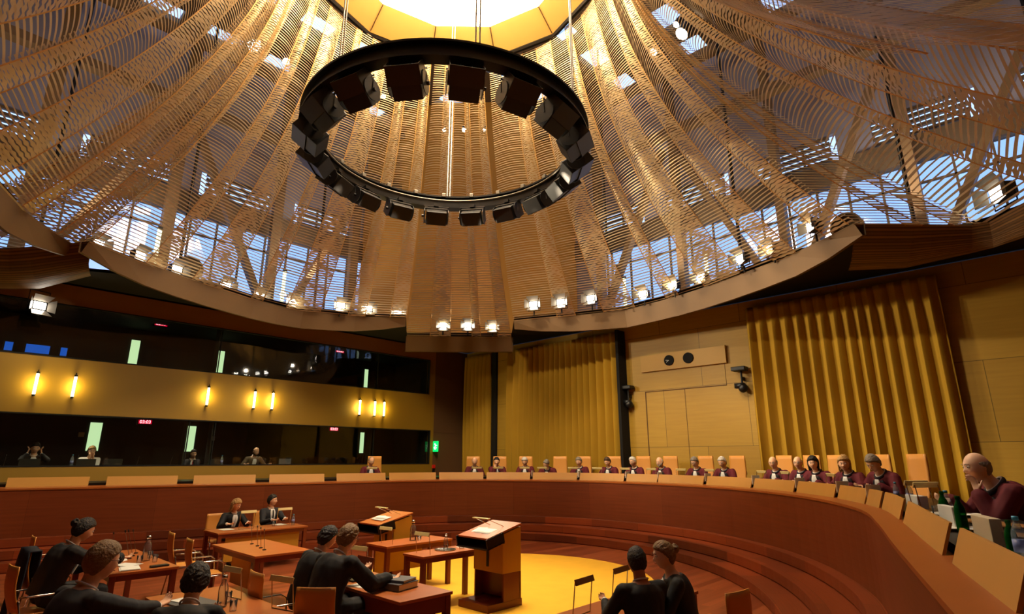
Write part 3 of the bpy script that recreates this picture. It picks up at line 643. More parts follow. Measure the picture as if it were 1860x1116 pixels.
# ================================================================== lighting ring
ring = thing('lighting_ring', 'large black circular lighting ring hanging below the glowing skylight', 'lighting ring', (CX, CY, RZ))
def rprof(mb, prof, n=96):
    P = [[(r_ * math.cos(2 * math.pi * k / n), r_ * math.sin(2 * math.pi * k / n), z) for r_, z in prof + [prof[0]]] for k in range(n + 1)]; mb.grid(P)
mb = MB(); rprof(mb, [(2.72, .16), (2.96, .16), (2.96, .12), (2.87, .11), (2.87, -.11), (2.96, -.12), (2.96, -.16), (2.72, -.16), (2.72, -.12), (2.81, -.11), (2.81, .11), (2.72, .12)]); mb.build('hoop', M_steel, ring)
mb = MB(); mb.tube([(2.62 * math.cos(a), 2.62 * math.sin(a), -.02) for a in [2 * math.pi * k / 72 for k in range(72)]], .02, 6, closed=True); mb.build('cable_rail', M_steelw, ring)
for k in range(24):
    a = 2 * math.pi * (k + .5) / 24; mb = MB(); mb.box((2.76 * math.cos(a), 2.76 * math.sin(a), .18), (.12, .10, .1), a); mb.build('junction_box', M_steelw, ring, bevel=.01)
for a in (-170, -74, 50, -120):
    mb = MB(); c, s = math.cos(R(a)), math.sin(R(a))
    for d in (-.035, .035): mb.tube([(2.84 * c - s * d, 2.84 * s + c * d, .14), (2.84 * c - s * d, 2.84 * s + c * d, 6.0)], .014, 5)
    mb.build('suspension_cable', M_white, ring)
spot = None
ORDN = ['far side of the ring, lowest in the photo']
M_lens = mat('dark_lens', rgb(60, 52, 44), .15, .2)
for k in range(18):
    a = R(43.9 - 180 + 10 + 20 * k + 2.5)
    c, s = math.cos(a), math.sin(a); loc = (CX + 2.66 * c, CY + 2.66 * s, RZ - .16)
    side = (k + 1) % 18
    w = ['nearest pair, left one', 'nearest pair, right one'][0]
    deg = (20 * k + 10) % 360      # 0 = nearest to the camera, grows towards the right of the photo
    nm = ['right of two nearest', 'second to the right of nearest', 'third on the right', 'fourth on the right', 'fifth on the right', 'sixth on the right', 'seventh on the right', 'eighth on the right', 'far side just right of lowest', 'lowest far one left of centre', 'eighth on the left', 'seventh on the left', 'sixth on the left', 'fifth on the left', 'fourth on the left', 'third on the left', 'second to the left of nearest', 'left of two nearest'][k]
    lab = 'black boxy stage light under the ring, %s' % nm
    if spot is None:
        spot = thing('stage_light', lab, 'stage light', loc, a + R(90), 'stage lights under the ring')
        B = MB(); T = Matrix.Rotation(R(-38), 3, 'X')   # tips outward and down
        Mx = lambda v: T @ Vector(v) + Vector((0, 0, -.30))
        B = MB(); B.box(Mx((0, .1, 0)), (.5, .26, .34), M=T); B.build('body', M_blk, spot, bevel=.015)
        B = MB()
        for p, d in (((0, -.18, .19), (.56, .32, .012)), ((0, -.18, -.19), (.56, .32, .012)), ((.28, -.18, 0), (.012, .32, .38)), ((-.28, -.18, 0), (.012, .32, .38))): B.box(Mx(p), d, M=T)
        for x in (-.09, .1): B.box(Mx((x, -.16, 0)), (.008, .26, .36), M=T)
        B.build('visor', mat('visor_metal', rgb(46, 41, 36), .4, .3), spot)
        B = MB(); B.box(Mx((0, -.036, 0)), (.44, .01, .28), M=T); B.build('lens', M_lens, spot)
        for sx in (-1, 1):
            B = MB(); P = [Mx((sx * .29, .2 * math.cos(t), .2 * math.sin(t))) for t in [2 * math.pi * q / 14 for q in range(14)]]; P2 = [p + Vector((sx * .012, 0, 0)) for p in P]
            B.add(P + P2, [tuple(range(14)), tuple(range(27, 13, -1))] + [(q, (q + 1) % 14, 14 + (q + 1) % 14, 14 + q) for q in range(14)]); B.build('side_plate', M_steel, spot)
        B = MB(); B.tube([(.30, 0, -.30), (.31, 0, -.03), (-.31, 0, -.03), (-.30, 0, -.30)], .014, 6); B.box((0, 0, .0), (.12, .12, .08)); B.build('yoke', M_steel, spot)
        B = MB(); B.tube([Mx((.31, .02, 0)), Mx((.36, .02, 0))], .035, 8); B.build('knob', M_blk, spot)
    else: dup(spot, loc, a + R(90), lab)

# ================================================================== judges' bench
bench = thing('judges_bench', 'long curved red brown judges bench wrapping round the pit', 'bench')
mb = MB(); strip(mb, 0, .54, 0, 1.534); strip(mb, .04, .54, .04, 1.5); mb.build('front_panel', M_panel, bench)
mb = MB(); sweep(mb, [(-.015, 1.50), (-.015, 1.536), (.26, 1.562), (.26, 1.52)]); mb.build('front_ledge', M_top, bench)
mb = MB(); sweep(mb, [(.27, 1.535), (.27, 1.62), (1.02, 1.64), (1.02, 1.56)]); mb.build('desk_top', M_desk, bench)
mb = MB(); strip(mb, .98, .80, .98, 1.56); strip(mb, .94, .80, .94, 1.56); mb.build('back_panel', M_tleg, bench)
def s_of_px(px, off, z):      # arc length at which the line offset by off, height z, stands in a given direction of view
    best = None; k0 = 0
    tx = (px - 930) / 1020.0
    out = []
    N = 700
    prev = None
    for i in range(N + 1):
        s = ARC[-1] * i / N; p, _ = on_curve(s, off, z); q = p - Vector((0, 0, EYE))
        F = q.x * math.cos(HEAD) + q.y * math.sin(HEAD); Rr = q.x * math.sin(HEAD) - q.y * math.cos(HEAD); dep = F * math.cos(PITCH) + q.z * math.sin(PITCH)
        if dep <= .1: prev = None; continue
        v = Rr / dep - tx
        if prev is not None and prev[1] < 0 <= v: return prev[0] + (s - prev[0]) * (-prev[1]) / (v - prev[1])
        prev = (s, v)
    return ARC[-1]
BL = [(-150, -15), (14, 163), (195, 323), (352, 464), (489, 588), (610, 699), (706, 791), (797, 878), (884, 964), (969, 1050), (1055, 1136), (1141, 1197), (1199, 1282), (1288, 1370), (1375, 1449), (1455, 1525), (1532, 1583), (1586, 1611), (1616, 1652), (1660, 1741), (1762, 1990)]
for a, b in BL:
    s0, s1 = (s_of_px(max(a, -900), .3, 1.7), s_of_px(b, .3, 1.7))
    if b > 1900: s1 = s0 + 1.25
    mb = MB(); sweep(mb, [(.19, 1.552), (.26, 1.755), (.278, 1.755), (.21, 1.552)], s0, s1, .3)
    o = mb.build('screen', M_blade, bench)
    # little steel feet
# thin end plates on the desk where the blades part
# ================================================================== furniture
def legs_at(t, L, h, w, m):
    for x, y in L: mb = MB(); mb.box((x, y, h / 2), (w, w, h)); mb.build('leg', m, t, bevel=.003)
def table(lab, x0, x1, y0, y1, h=.75, skirt=.07, panel=None):
    cx, cy = (x0 + x1) / 2, (y0 + y1) / 2; w, d = x1 - x0, y1 - y0
    t = thing('table', lab, 'table', (cx, cy, .013 if (cx - 8.15) ** 2 + (cy - 8.05) ** 2 < 7 else 0))
    mb = MB(); mb.box((0, 0, h - .016), (w, d, .032)); mb.build('tabletop', M_table, t, bevel=.004)
    for q, dd in (((0, d / 2 - .035, 0), (w - .06, .025)), ((0, -d / 2 + .035, 0), (w - .06, .025)), ((w / 2 - .035, 0, 0), (.025, d - .06)), ((-w / 2 + .035, 0, 0), (.025, d - .06))):
        mb = MB(); mb.box((q[0], q[1], h - .032 - skirt / 2), (dd[0], dd[1], skirt)); mb.build('apron', M_tleg, t)
    legs_at(t, [(sx * (w / 2 - .05), sy * (d / 2 - .05)) for sx in (-1, 1) for sy in (-1, 1)], h - .033, .07, M_tleg)
    if panel:
        for side, z0, z1, k0, k1 in panel:
            mb = MB()
            if side in ('-y', '+y'): y = (-1 if side == '-y' else 1) * (d / 2 - .09); mb.box((w * (k0 + k1) / 2, y, (z0 + z1) / 2), (w * (k1 - k0), .02, z1 - z0))
            else: x = (-1 if side == '-x' else 1) * (w / 2 - .09); mb.box((x, d * (k0 + k1) / 2, (z0 + z1) / 2), (.02, d * (k1 - k0), z1 - z0))
            mb.build('modesty_panel', M_maple, t, bevel=.002)
    return t
table('cherry table with papers and carafe before the robed advocate at left', 2.02, 2.82, 8.95, 11.1)
table('cherry desk with yellow front panel below the bench, woman and man behind it', 4.45, 6.3, 12.2, 13.0, panel=[('-y', .2, .68, -.4, .42)])
table('empty cherry table with four thin microphones, left of the robed pair', 3.85, 4.75, 9.0, 10.75, panel=[('-x', .25, .66, -.3, .1)])
table('narrow cherry table carrying the carafe tray beside the rear lectern', 5.7, 7.1, 8.32, 8.95, panel=[('+y', .25, .66, -.4, .3)])
table('narrow cherry table beside the lectern marked 1, on the yellow carpet', 5.5, 6.78, 7.1, 7.6)
table('cherry table with open file in front of the robed pair', 3.72, 4.42, 5.15, 7.1, skirt=.16)
table('cherry table at the bottom edge before the bespectacled man in black suit', 2.0, 2.8, 5.35, 7.25)
table('cherry table at bottom right in front of the whispering couple', 4.3, 6.3, 3.22, 3.74)

def lectern(lab, x, y, num):
    t = thing('lectern', lab, 'lectern', (x, y, .013 if num == '1' else 0))
    mb = MB(); mb.box((.06, 0, .05), (.72, .64, .1)); mb.build('base', M_tleg, t, bevel=.004)
    mb = MB(); mb.box((.38, 0, .29), (.04, .64, .38)); mb.box((.20, .305, .29), (.36, .03, .38)); mb.box((.20, -.305, .29), (.36, .03, .38)); mb.box((.2, 0, .3), (.04, .6, .36)); mb.build('pedestal', M_tleg, t, bevel=.003)
    mb = MB(); P = [(0, .48), (.4, .48), (.4, 1.12), (0, 1.03)]; Q = [Vector((px, -.32, pz)) for px, pz in P] + [Vector((px, .32, pz)) for px, pz in P]
    mb.add(Q, [(0, 1, 2, 3), (7, 6, 5, 4), (0, 4, 5, 1), (1, 5, 6, 2), (2, 6, 7, 3), (3, 7, 4, 0)]); mb.build('body', M_maple, t, bevel=.006)
    mb = MB(); a = math.atan2(.09, .4); Mx = Matrix.Rotation(-a, 3, 'Y'); c = Vector((.04, 0, 1.075))
    mb.box(c, (.76, .66, .025), M=Mx); mb.build('reading_top', M_table, t, bevel=.003)
    mb = MB()
    for yy in (-.335, .335): mb.box(Vector((-.17, yy, .955)), (.36, .02, .15), M=Mx)
    mb.box(Vector((-.17, 0, .885)), (.36, .69, .018), M=Mx); mb.box(Vector((.005, 0, .98)), (.015, .66, .16), M=Mx); mb.build('shelf_box', M_desk, t)
    cu = bpy.data.curves.new('numeral', 'FONT'); cu.body = num; cu.size = .36; cu.extrude = .006; cu.offset = .004; cu.align_x = 'CENTER'; cu.align_y = 'CENTER'
    tmp = bpy.data.objects.new('numeral', cu); COL.objects.link(tmp); dg = bpy.context.evaluated_depsgraph_get(); me = bpy.data.meshes.new_from_object(tmp.evaluated_get(dg)); bpy.data.objects.remove(tmp)
    me.materials.clear(); me.materials.append(M_blk); n = bpy.data.objects.new('numeral', me); COL.objects.link(n); n.parent = t; n.location = (-.008, 0, .665); n.rotation_euler = (R(90), 0, R(-90)); KIDS.setdefault(t.name, []).append(n)
    p = thing('paper_sheet', 'white sheet lying on top of the %s' % ('lectern marked 1' if num == '1' else 'rear lectern'), 'paper', (x - .06, y - .02, 1.078), rot=(0, -a, 0)); mb = MB(); mb.box((0, 0, .001), (.21, .30, .002)); mb.box((.02, .16, .002), (.2, .2, .002), .2); mb.build('sheet', M_paper, p)
    return t
lectern('tall maple and cherry lectern marked 1 on the yellow carpet', 6.45, 6.72, '1')
lectern('maple and cherry rear lectern left of the one marked 1', 6.42, 9.5, '11')

# reading lamps: slim bar on two thin stems
lampo = None
def desk_lamp(lab, loc, rz, h=.26, group=None, s=1.0, barmat=None):
    t = thing('reading_lamp', lab, 'desk lamp', loc, rz, group, scale=s)
    mb = MB(); mb.box((0, 0, h), (.32, .015, .055), M=Matrix.Rotation(R(-18), 3, 'X')); mb.build('lamp_bar', barmat or M_lampbar, t, bevel=.004)
    for sx in (-1, 1): mb = MB(); mb.tube([(sx * .15, .045, 0), (sx * .15, .01, h)], .005, 6); mb.build('stem', M_chrome, t)
    mb = MB(); mb.tube([(-.15, .045, .004), (.15, .045, .004)], .005, 6); mb.build('foot_rail', M_chrome, t)
    return t
def mic(lab, loc, rz, L=.34, group=None, tilt=35):
    t = thing('microphone', lab, 'microphone', loc, rz, group); mb = MB(); mb.lathe([(0, 0), (.03, 0), (.028, .014), (0, .016)], n=12); mb.build('base', M_blk, t)
    e = Vector((0, math.sin(R(tilt)) * L, math.cos(R(tilt)) * L)); mb = MB(); mb.tube([(0, 0, .01), e * .6, e], .004, 6); mb.build('stem', M_steelw, t)
    mb = MB(); cap_ = e.normalized() * .035; mb.tube([e, e + cap_], .009, 8); mb.build('head', M_blk, t); return t
for i, (x, y, nm) in enumerate(((4.2, 9.5, 'nearest'), (4.25, 9.75, 'second'), (4.3, 10.0, 'third'), (4.33, 10.3, 'farthest'))): mic('thin microphone on the empty cherry table, %s' % nm, (x, y, .75), R(150), .42, tilt=40)
desk_lamp('reading lamp with slim bar in front of the woman at the far cherry desk', (5.12, 12.5, .75), 0, .34); desk_lamp('reading lamp with slim bar in front of the man at the far cherry desk', (5.95, 12.62, .75), 0, .34)
desk_lamp('dark reading lamp beside the seated man at bottom right', (4.62, 3.5, .75), R(5), .30, barmat=M_brown); desk_lamp('dark reading lamp mostly hidden by the head of man at bottom right', (5.32, 3.55, .75), R(5), .30, barmat=M_brown)
desk_lamp('pale reading lamp at the far end of the table before the young dark haired man', (2.58, 6.55, .75), R(-80), .28); desk_lamp('pale reading lamp between empty microphone table and robed pair', (2.72, 5.7, .75), R(-75), .28)
desk_lamp('pale reading lamp standing behind the open laptop of the robed pair', (4.2, 6.75, .75), R(-80), .30); desk_lamp('pale reading lamp at the end of the table beside the robed pair', (5.62, 7.3, .75), R(-85), .3); desk_lamp('pale reading lamp at the left end of the rear carafe table', (5.85, 8.6, .75), R(-85), .26)
for lab, x, y, z in (('slim reading lamp and stems on top of the lectern marked 1', 6.66, 6.72, 1.16), ('slim reading lamp and stems on top of the rear lectern', 6.7, 9.5, 1.16)):
    t = thing('reading_lamp', lab, 'desk lamp', (x, y, z - .035), R(90)); mb = MB(); mb.box((0, .36, .14), (.34, .07, .018)); mb.build('lamp_bar', M_lampbar, t, bevel=.004)
    for sx in (-1, 1): mb = MB(); mb.tube([(sx * .15, 0, 0), (sx * .13, .36, .135)], .005, 6); mb.build('stem', M_chrome, t)
# laptop and file of the robed pair
t = thing('laptop', 'open dark laptop with lid raised on the table of the robed pair', 'laptop', (4.0, 6.5, .752), R(-88)); mb = MB(); mb.box((0, 0, .009), (.34, .24, .018)); mb.build('keyboard', M_blk, t, bevel=.003)
mb = MB(); mb.box((0, .135, .12), (.34, .012, .23), M=Matrix.Rotation(R(-12), 3, 'X')); mb.build('screen', M_tleg, t, bevel=.003)
def book(lab, loc, rz, d, m, cat='book', name='book', pages=True):
    t = thing(name, lab, cat, loc, rz); mb = MB(); mb.box((0, 0, d[2] / 2), (d[0] * .97, d[1] * .96, d[2] * .8)); mb.build('pages', M_paper, t)
    for z in (d[2] * .05, d[2] * .95): mb = MB(); mb.box((0, 0, z), (d[0], d[1], d[2] * .1)); mb.build('cover', m, t)
    mb = MB(); mb.box((-d[0] / 2, 0, d[2] / 2), (d[0] * .03, d[1], d[2])); mb.build('spine', m, t)
    return t
M_file = mat('grey_cover', rgb(92, 92, 96), .5)
book('thick grey file under the arm of the robed man', (4.08, 5.75, .752), R(12), (.32, .4, .07), M_file, 'file', 'file_folder'); book('thinner grey file lying on top of the thick one', (4.1, 5.74, .826), R(20), (.26, .34, .025), M_file, 'file', 'file_folder')
def sheet(lab, loc, rz, d=(.21, .3), n=1, m=None, rot=None):
    t = thing('paper_sheet', lab, 'paper', loc, rz, rot=rot); mb = MB()
    for k in range(n): mb.box((.012 * math.sin(k * 2.3), .012 * math.cos(k * 1.9), .0015 + k * .003), (d[0], d[1], .002), .12 * math.sin(k * 3.1))
    mb.build('sheets', m or M_paper, t); return t
sheet('white papers in front of the robed man on the pair table', (3.88, 6.08, .751), R(10), n=2); sheet('loose papers on the table before the robed advocate at left', (2.35, 9.55, .751), R(30), n=3); sheet('crumpled pile of papers at the near end of the left table', (2.3, 9.2, .751), R(-10), n=5)
sheet('open booklet held up over the left table', (2.3, 10.0, .80), R(20), (.28, .2), 2, rot=(R(25), R(10), R(20))); sheet('white notes in front of the woman at the far desk', (4.8, 12.75, .751), 0, n=2); sheet('white notes in front of the man at the far desk', (5.95, 12.85, .751), 0, n=2)
sheet('folded white paper on the grey folder at the bottom edge', (2.2, 6.72, .768), R(15), (.14, .22)); sheet('white sheet at the end of table beside lectern marked 1', (6.58, 7.34, .764), R(10))
t = thing('folder', 'large dark grey folder lying at the bottom edge table', 'folder', (2.25, 6.6, .752), R(10)); mb = MB(); mb.box((0, 0, .006), (.34, .46, .012)); mb.build('cover', M_file, t, bevel=.003)
t = thing('pencil_case', 'small black case at the corner of the left table', 'case', (2.62, 9.1, .751), R(5)); mb = MB(); mb.box((0, 0, .012), (.22, .09, .024)); mb.build('case_body', M_blk, t, bevel=.008)
# carafes, glasses, bottles
def carafe(lab, loc, s=1, group=None):
    t = thing('carafe', lab, 'carafe', loc, 0, group, scale=s); mb = MB(); mb.lathe([(.0, 0), (.042, 0), (.044, .01), (.044, .16), (.036, .2), (.02, .23), (.02, .26), (.017, .26), (.017, .23), (.033, .2), (.041, .16), (.041, .012), (0, .012)], n=18); mb.build('glass_body', M_glass, t, True)
    mb = MB(); mb.lathe([(0, .25), (.022, .25), (.026, .27), (.022, .29), (0, .29)], n=14); mb.build('stopper', M_chrome, t, True); return t
def tumbler(lab, loc, group=None):
    t = thing('drinking_glass', lab, 'glass', loc, 0, group); mb = MB(); mb.lathe([(0, 0), (.03, 0), (.034, .1), (.0315, .1), (.028, .008), (0, .008)], n=16); mb.build('glass_body', M_glass, t, True); return t
def bottle(lab, loc, m=None, capm=None, h=.22, group=None, label_=True, s=1):
    t = thing('bottle', lab, 'bottle', loc, 0, group, scale=s); r = .033; mb = MB(); mb.lathe([(0, 0), (r * .9, 0), (r, .01), (r, h * .62), (r * .85, h * .72), (r * .4, h * .88), (r * .36, h * .95), (0, h * .95)], n=16); mb.build('bottle_body', m or M_water, t, True)
    mb = MB(); mb.lathe([(0, h * .94), (r * .45, h * .94), (r * .45, h * 1.03), (0, h * 1.03)], n=14); mb.build('cap', capm or M_blue, t, True)
    if label_: mb = MB(); mb.lathe([(r * 1.02, h * .25), (r * 1.02, h * .52)], n=16); mb.build('label', M_bottlelabel, t, True)
    return t
M_bottlelabel = mat('bottle_label', rgb(120, 130, 180), .5, var=.5, vscale=30)
carafe('tall carafe with chrome stopper on the left table', (2.62, 9.75, .75), 1.15); 
for i, (x, y) in enumerate(((2.5, 9.6), (2.68, 9.55), (2.72, 9.95))): tumbler('drinking glass on left table, %s' % ('left of the carafe', 'in front of carafe', 'right of the carafe')[i], (x, y, .75))
tr = thing('tray', 'round steel tray under the carafe on the rear table', 'tray', (6.5, 8.6, .75)); mb = MB(); mb.lathe([(0, 0), (.17, 0), (.18, .012), (.172, .012), (.165, .004), (0, .004)], n=28); mb.build('dish', M_chrome, tr, True)
carafe('carafe standing on the steel tray on the rear table', (6.42, 8.6, .755), 1.2); tumbler('left drinking glass on the steel tray', (6.5, 8.52, .755)); tumbler('right drinking glass on the steel tray', (6.57, 8.6, .755))
tr = thing('tray', 'oval steel tray on the table beside lectern marked 1', 'tray', (6.15, 7.38, .763)); mb = MB(); mb.lathe([(0, 0), (.16, 0), (.17, .012), (.162, .012), (.155, .004), (0, .004)], n=28); mb.build('dish', M_chrome, tr, True)
carafe('carafe on the oval tray left of lectern marked 1', (6.16, 7.38, .768), .8); tumbler('cup like tumbler right beside lectern marked 1', (6.42, 7.3, .763)).scale = (1.3, 1.3, 1.8)
bottle('small water bottle at right end of the far cherry desk', (6.12, 12.55, .75)); tumbler('drinking glass in front of the man at the far cherry desk', (5.72, 12.62, .75))
carafe('carafe on the table before the young dark haired man', (2.40, 6.25, .75)); tumbler('drinking glass behind the carafe of the young dark haired man', (2.52, 6.42, .75)); tumbler('drinking glass in front of the young dark haired man', (2.42, 6.02, .75))
for i, (x, y) in enumerate(((2.5, 10.1), (2.6, 10.35), (2.7, 10.6), (2.45, 10.75))): mic('thin microphone at far end of the left table, %s' % ('first', 'second', 'third', 'last')[i], (x, y, .75), R(120 + i * 12), .4, tilt=20 + i * 6)

# chairs with bent wooden shell, chrome frame and arms
chair0 = None
def pit_chair(lab, loc, deg, arms=True, group=None):
    """origin on the floor below the seat; faces local +Y"""
    t = thing('conference_chair', lab, 'chair', loc, R(deg - 90), group)
    G = []
    for i in range(9):
        z = .50 + .48 * i / 8; yy = -.22 - .05 * math.sin(math.pi * i / 8) - .07 * (i / 8) ** 2; w = .20 - .015 * (i / 8); G.append([(w * (j / 4 - 1), yy + .02 * (1 - (j / 4 - 1) ** 2) * -1, z) for j in range(9)])
    mb = MB(); mb.grid(G); o = mb.build('backrest', M_chair, t, True); q = o.modifiers.new('t', 'SOLIDIFY'); q.thickness = .014; q.offset = 0
    G = [[(.215 * (j / 4 - 1), -.20 + .42 * i / 6, .455 + .012 * (j / 4 - 1) ** 2 - (.02 if i == 6 else 0)) for j in range(9)] for i in range(7)]
    mb = MB(); mb.grid(G); o = mb.build('seat', M_chair, t, True); q = o.modifiers.new('t', 'SOLIDIFY'); q.thickness = .014; q.offset = 0
    for sx in (-1, 1):
        mb = MB(); mb.tube([(sx * .22, .20, 0), (sx * .22, .17, .43), (sx * .22, .1, .445), (sx * .22, -.2, .445)], .011, 8); mb.build('leg', M_chrome, t, True)
        mb = MB(); mb.tube([(sx * .23, -.27, 0), (sx * .21, -.2, .44), (sx * .2, -.245, .62)], .011, 8); mb.build('leg', M_chrome, t, True)
        if arms: mb = MB(); mb.tube([(sx * .225, .17, .44), (sx * .25, .16, .62), (sx * .255, .10, .66), (sx * .25, -.18, .66), (sx * .21, -.24, .66)], .011, 8); mb.build('armrest', M_chrome, t, True)
    mb = MB(); mb.tube([(-.22, .05, .44), (.22, .05, .44)], .009, 6); mb.build('crossbar', M_chrome, t)
    return t
pit_chair('tan wooden chair draped with a dark coat at far left', (1.62, 10.15, 0), 5); pit_chair('empty tan chair farthest left behind the robed advocate', (1.9, 11.95, 0), 0)
pit_chair('empty tan armchair at the microphone table, rear one', (3.55, 10.9, 0), -4); pit_chair('empty tan armchair at the microphone table, front one', (3.5, 9.85, 0), -4)
pit_chair('tan chair of the woman at the far cherry desk', (4.98, 13.6, 0), -90); pit_chair('tan chair of the man at the far cherry desk', (6.0, 13.62, 0), -90)
pit_chair('tan chair behind the robed pair, left one with slim back', (3.12, 6.5, 0), -2); pit_chair('tan chair behind the robed pair, right one at the bottom edge', (3.12, 5.55, 0), 42)
pit_chair('tan chair at bottom right beside the steps, seen edge on', (5.56, 2.72, 0), 80); pit_chair('chair under the bespectacled man in black suit', (1.02, 5.6, 0), 14); pit_chair('chair under the robed advocate with the bun', (1.36, 8.92, 0), 8)
pit_chair('chair under the man at bottom right', (4.84, 2.99, 0), 66, arms=False).scale = (.85, .85, .84); pit_chair('chair under the whispering woman at bottom right', (5.46, 3.0, 0), 70, arms=False).scale = (.85, .85, .76); pit_chair('chair under the young dark haired man at the bottom edge', (1.68, 5.0, 0), 55)
# coat over a chair back
G = []
for i in range(13):
    v = i / 12; r_ = []
    for j in range(17):
        u = j / 16 * 2 - 1; side = -1; x = u * (.22 + .03 * v); zz = 1.0 - .78 * v; yy = -.31 - .05 * v - .02 * math.cos(u * 9 + v * 3) * v - .03 * (1 - u * u)
        r_.append((x, yy, zz + .02 * math.cos(u * 3)))
    G.append(r_)
G2 = [[(p[0], p[1] + (.11 if i < 99 else 0), p[2] + .0) for p in r_] for i, r_ in enumerate(G)][:7]
mb = MB(); mb.grid([r_ for r_ in reversed(G2)] + G); c = mb.build('coat', mat('dark_coat', rgb(24, 26, 36), .85), smooth=True, loc=(1.62, 10.15, .0), rz=R(5 - 90)); q = c.modifiers.new('t', 'SOLIDIFY'); q.thickness = .02; tag(c, 'dark navy coat hanging over the back of far left chair', 'coat')
# bag and stand on the floor
t = thing('bag', 'dark bag on the floor under the left table', 'bag', (2.2, 9.2, 0), R(20)); mb = MB(); mb.lathe([(0, 0), (.16, 0), (.2, .1), (.18, .26), (.1, .32), (0, .32)], n=16); mb.build('bag_body', M_blackc if 'M_blackc' in globals() else M_blk, t, True); mb = MB(); mb.tube([(.1 * math.cos(a), 0, .3 + .14 * math.sin(a)) for a in [math.pi * k / 10 for k in range(11)]], .012, 6); mb.build('handle', M_blk, t, True)
t = thing('briefcase', 'dark rolling case on the floor between microphone table and robed pair', 'case', (4.0, 7.6, 0), R(-5)); mb = MB(); mb.box((0, 0, .24), (.2, .42, .4)); mb.build('case_body', M_blk, t, bevel=.03); mb = MB(); mb.tube([(0, -.1, .44), (0, -.1, .5), (0, .1, .5), (0, .1, .44)], .01, 6); mb.build('handle', M_steel, t)

# high-backed chairs of the judges
def high_chair(lab, s, yaw=0, off=1.62, group=None):
    p, n = on_curve(s, off, .80); t = thing('judge_chair', lab, 'chair', p, math.atan2(-n.y, -n.x) - R(90) + R(yaw), group)
    G = []
    for i in range(11):
        v = i / 10; z = .45 + .98 * v; w = .235 + .012 * math.sin(v * 2.6) - .02 * v; yy = -.22 - .09 * math.sin(v * math.pi * .9) * .6 - .12 * v; G.append([(w * (j / 4 - 1), yy - .018 * (1 - (j / 4 - 1) ** 2), z) for j in range(9)])
    mb = MB(); mb.grid(G); o = mb.build('backrest', M_hiback, t, True); q = o.modifiers.new('t', 'SOLIDIFY'); q.thickness = .035; q.offset = 0
    mb = MB(); mb.box((0, .02, .43), (.48, .46, .07)); mb.build('seat', M_hiback, t, bevel=.02)
    for sx in (-1, 1): mb = MB(); mb.tube([(sx * .25, .18, .42), (sx * .27, .16, .64), (sx * .27, -.18, .66), (sx * .22, -.26, .66)], .014, 8); mb.build('armrest', M_steelw, t, True)
    mb = MB(); mb.lathe([(.03, .06), (.03, .4)], n=10)
    mb.build('column', M_steelw, t, True); mb = MB()
    for k in range(5): mb.box((.14 * math.cos(k * 1.2566), .14 * math.sin(k * 1.2566), .05), (.28, .04, .03), k * 1.2566)
    mb.build('star_base', M_steelw, t)
    for k in range(5): mb = MB(); mb.sphere((.27 * math.cos(k * 1.2566), .27 * math.sin(k * 1.2566), .025), .025, 8, 6); mb.build('castor', M_blk, t, True)
    return t
CH = [(686, 'high tan chair behind the lone judge at far left of the bench'), (862, 'high tan chair behind the balding judge, first of the back row'), (909, 'high tan chair right of the dark haired judge at back'), (955, 'high tan chair of the white haired judge before left curtain'), (1016, 'high tan chair right of the judge bending over papers'), (1059, 'high tan chair of judge before right half of left curtain'),
      (1112, 'high tan chair at the right end of left curtain'), (1164, 'high tan chair beside the black gap at the door panel'), (1212, 'high tan chair behind the bearded judge before the door panel'), (1275, 'lower tan chair before the door joint'), (1331, 'high tan chair left of the wall telephone'), (1414, 'high tan chair behind bespectacled judge at large curtain'), (1462, 'high tan chair behind the judge beside dark haired woman'), (1505, 'high empty looking tan chair behind the dark haired woman'), (1583, 'high tan chair directly behind the tall judge reading'), (1645, 'large empty tan chair at the right end of the row')]
for x, lab in CH: high_chair(lab, s_of_px(x, 1.75, 2.0), yaw=6, off=1.62)
# ================================================================== people
def evaluated(o):
    dg = bpy.context.evaluated_depsgraph_get(); me = bpy.data.meshes.new_from_object(o.evaluated_get(dg)); me.name = o.name
    o.modifiers.clear(); o.data = me; me.polygons.foreach_set('use_smooth', [True] * len(me.polygons)); return o
def fuse(mb, name, m, vox, parent=None, it=3, wr=0, seed=0, fac=.5):
    o = mb.build(name, m, parent); q = o.modifiers.new('r', 'REMESH'); q.mode = 'VOXEL'; q.voxel_size = vox
    if it: q = o.modifiers.new('s', 'SMOOTH'); q.iterations = it; q.factor = fac
    evaluated(o)
    if wr:
        n = len(o.data.vertices); co = np.empty(n * 3, 'f'); o.data.vertices.foreach_get('co', co); co = co.reshape(-1, 3); no = np.empty(n * 3, 'f'); o.data.vertices.foreach_get('normal', no); no = no.reshape(-1, 3)
        d = np.array([noise.noise(Vector((c[0] * 9, c[1] * 9, c[2] * 3.2 + seed))) + .5 * noise.noise(Vector((c[0] * 20, c[1] * 20, c[2] * 7 + seed))) for c in co], 'f')
        co = co + no * (d * wr)[:, None]; o.data.vertices.foreach_set('co', co.ravel()); o.data.update()
    return o
def cap(mb, a, b, ra, rb, n=10, flat=1):
    a, b = Vector(a), Vector(b); d = (b - a); L = d.length
    if L < 1e-5: return
    d /= L
    mb.tube([a - d * ra, a - d * ra * .7, a, b, b + d * rb * .7, b + d * rb], [ra * .1, ra * .72, ra, rb, rb * .72, rb * .1], n, flat=flat)
def sstep(x, a, b):
    t = max(0, min(1, (x - a) / (b - a))); return t * t * (3 - 2 * t)
def gau(x, s): return math.exp(-(x / s) ** 2)
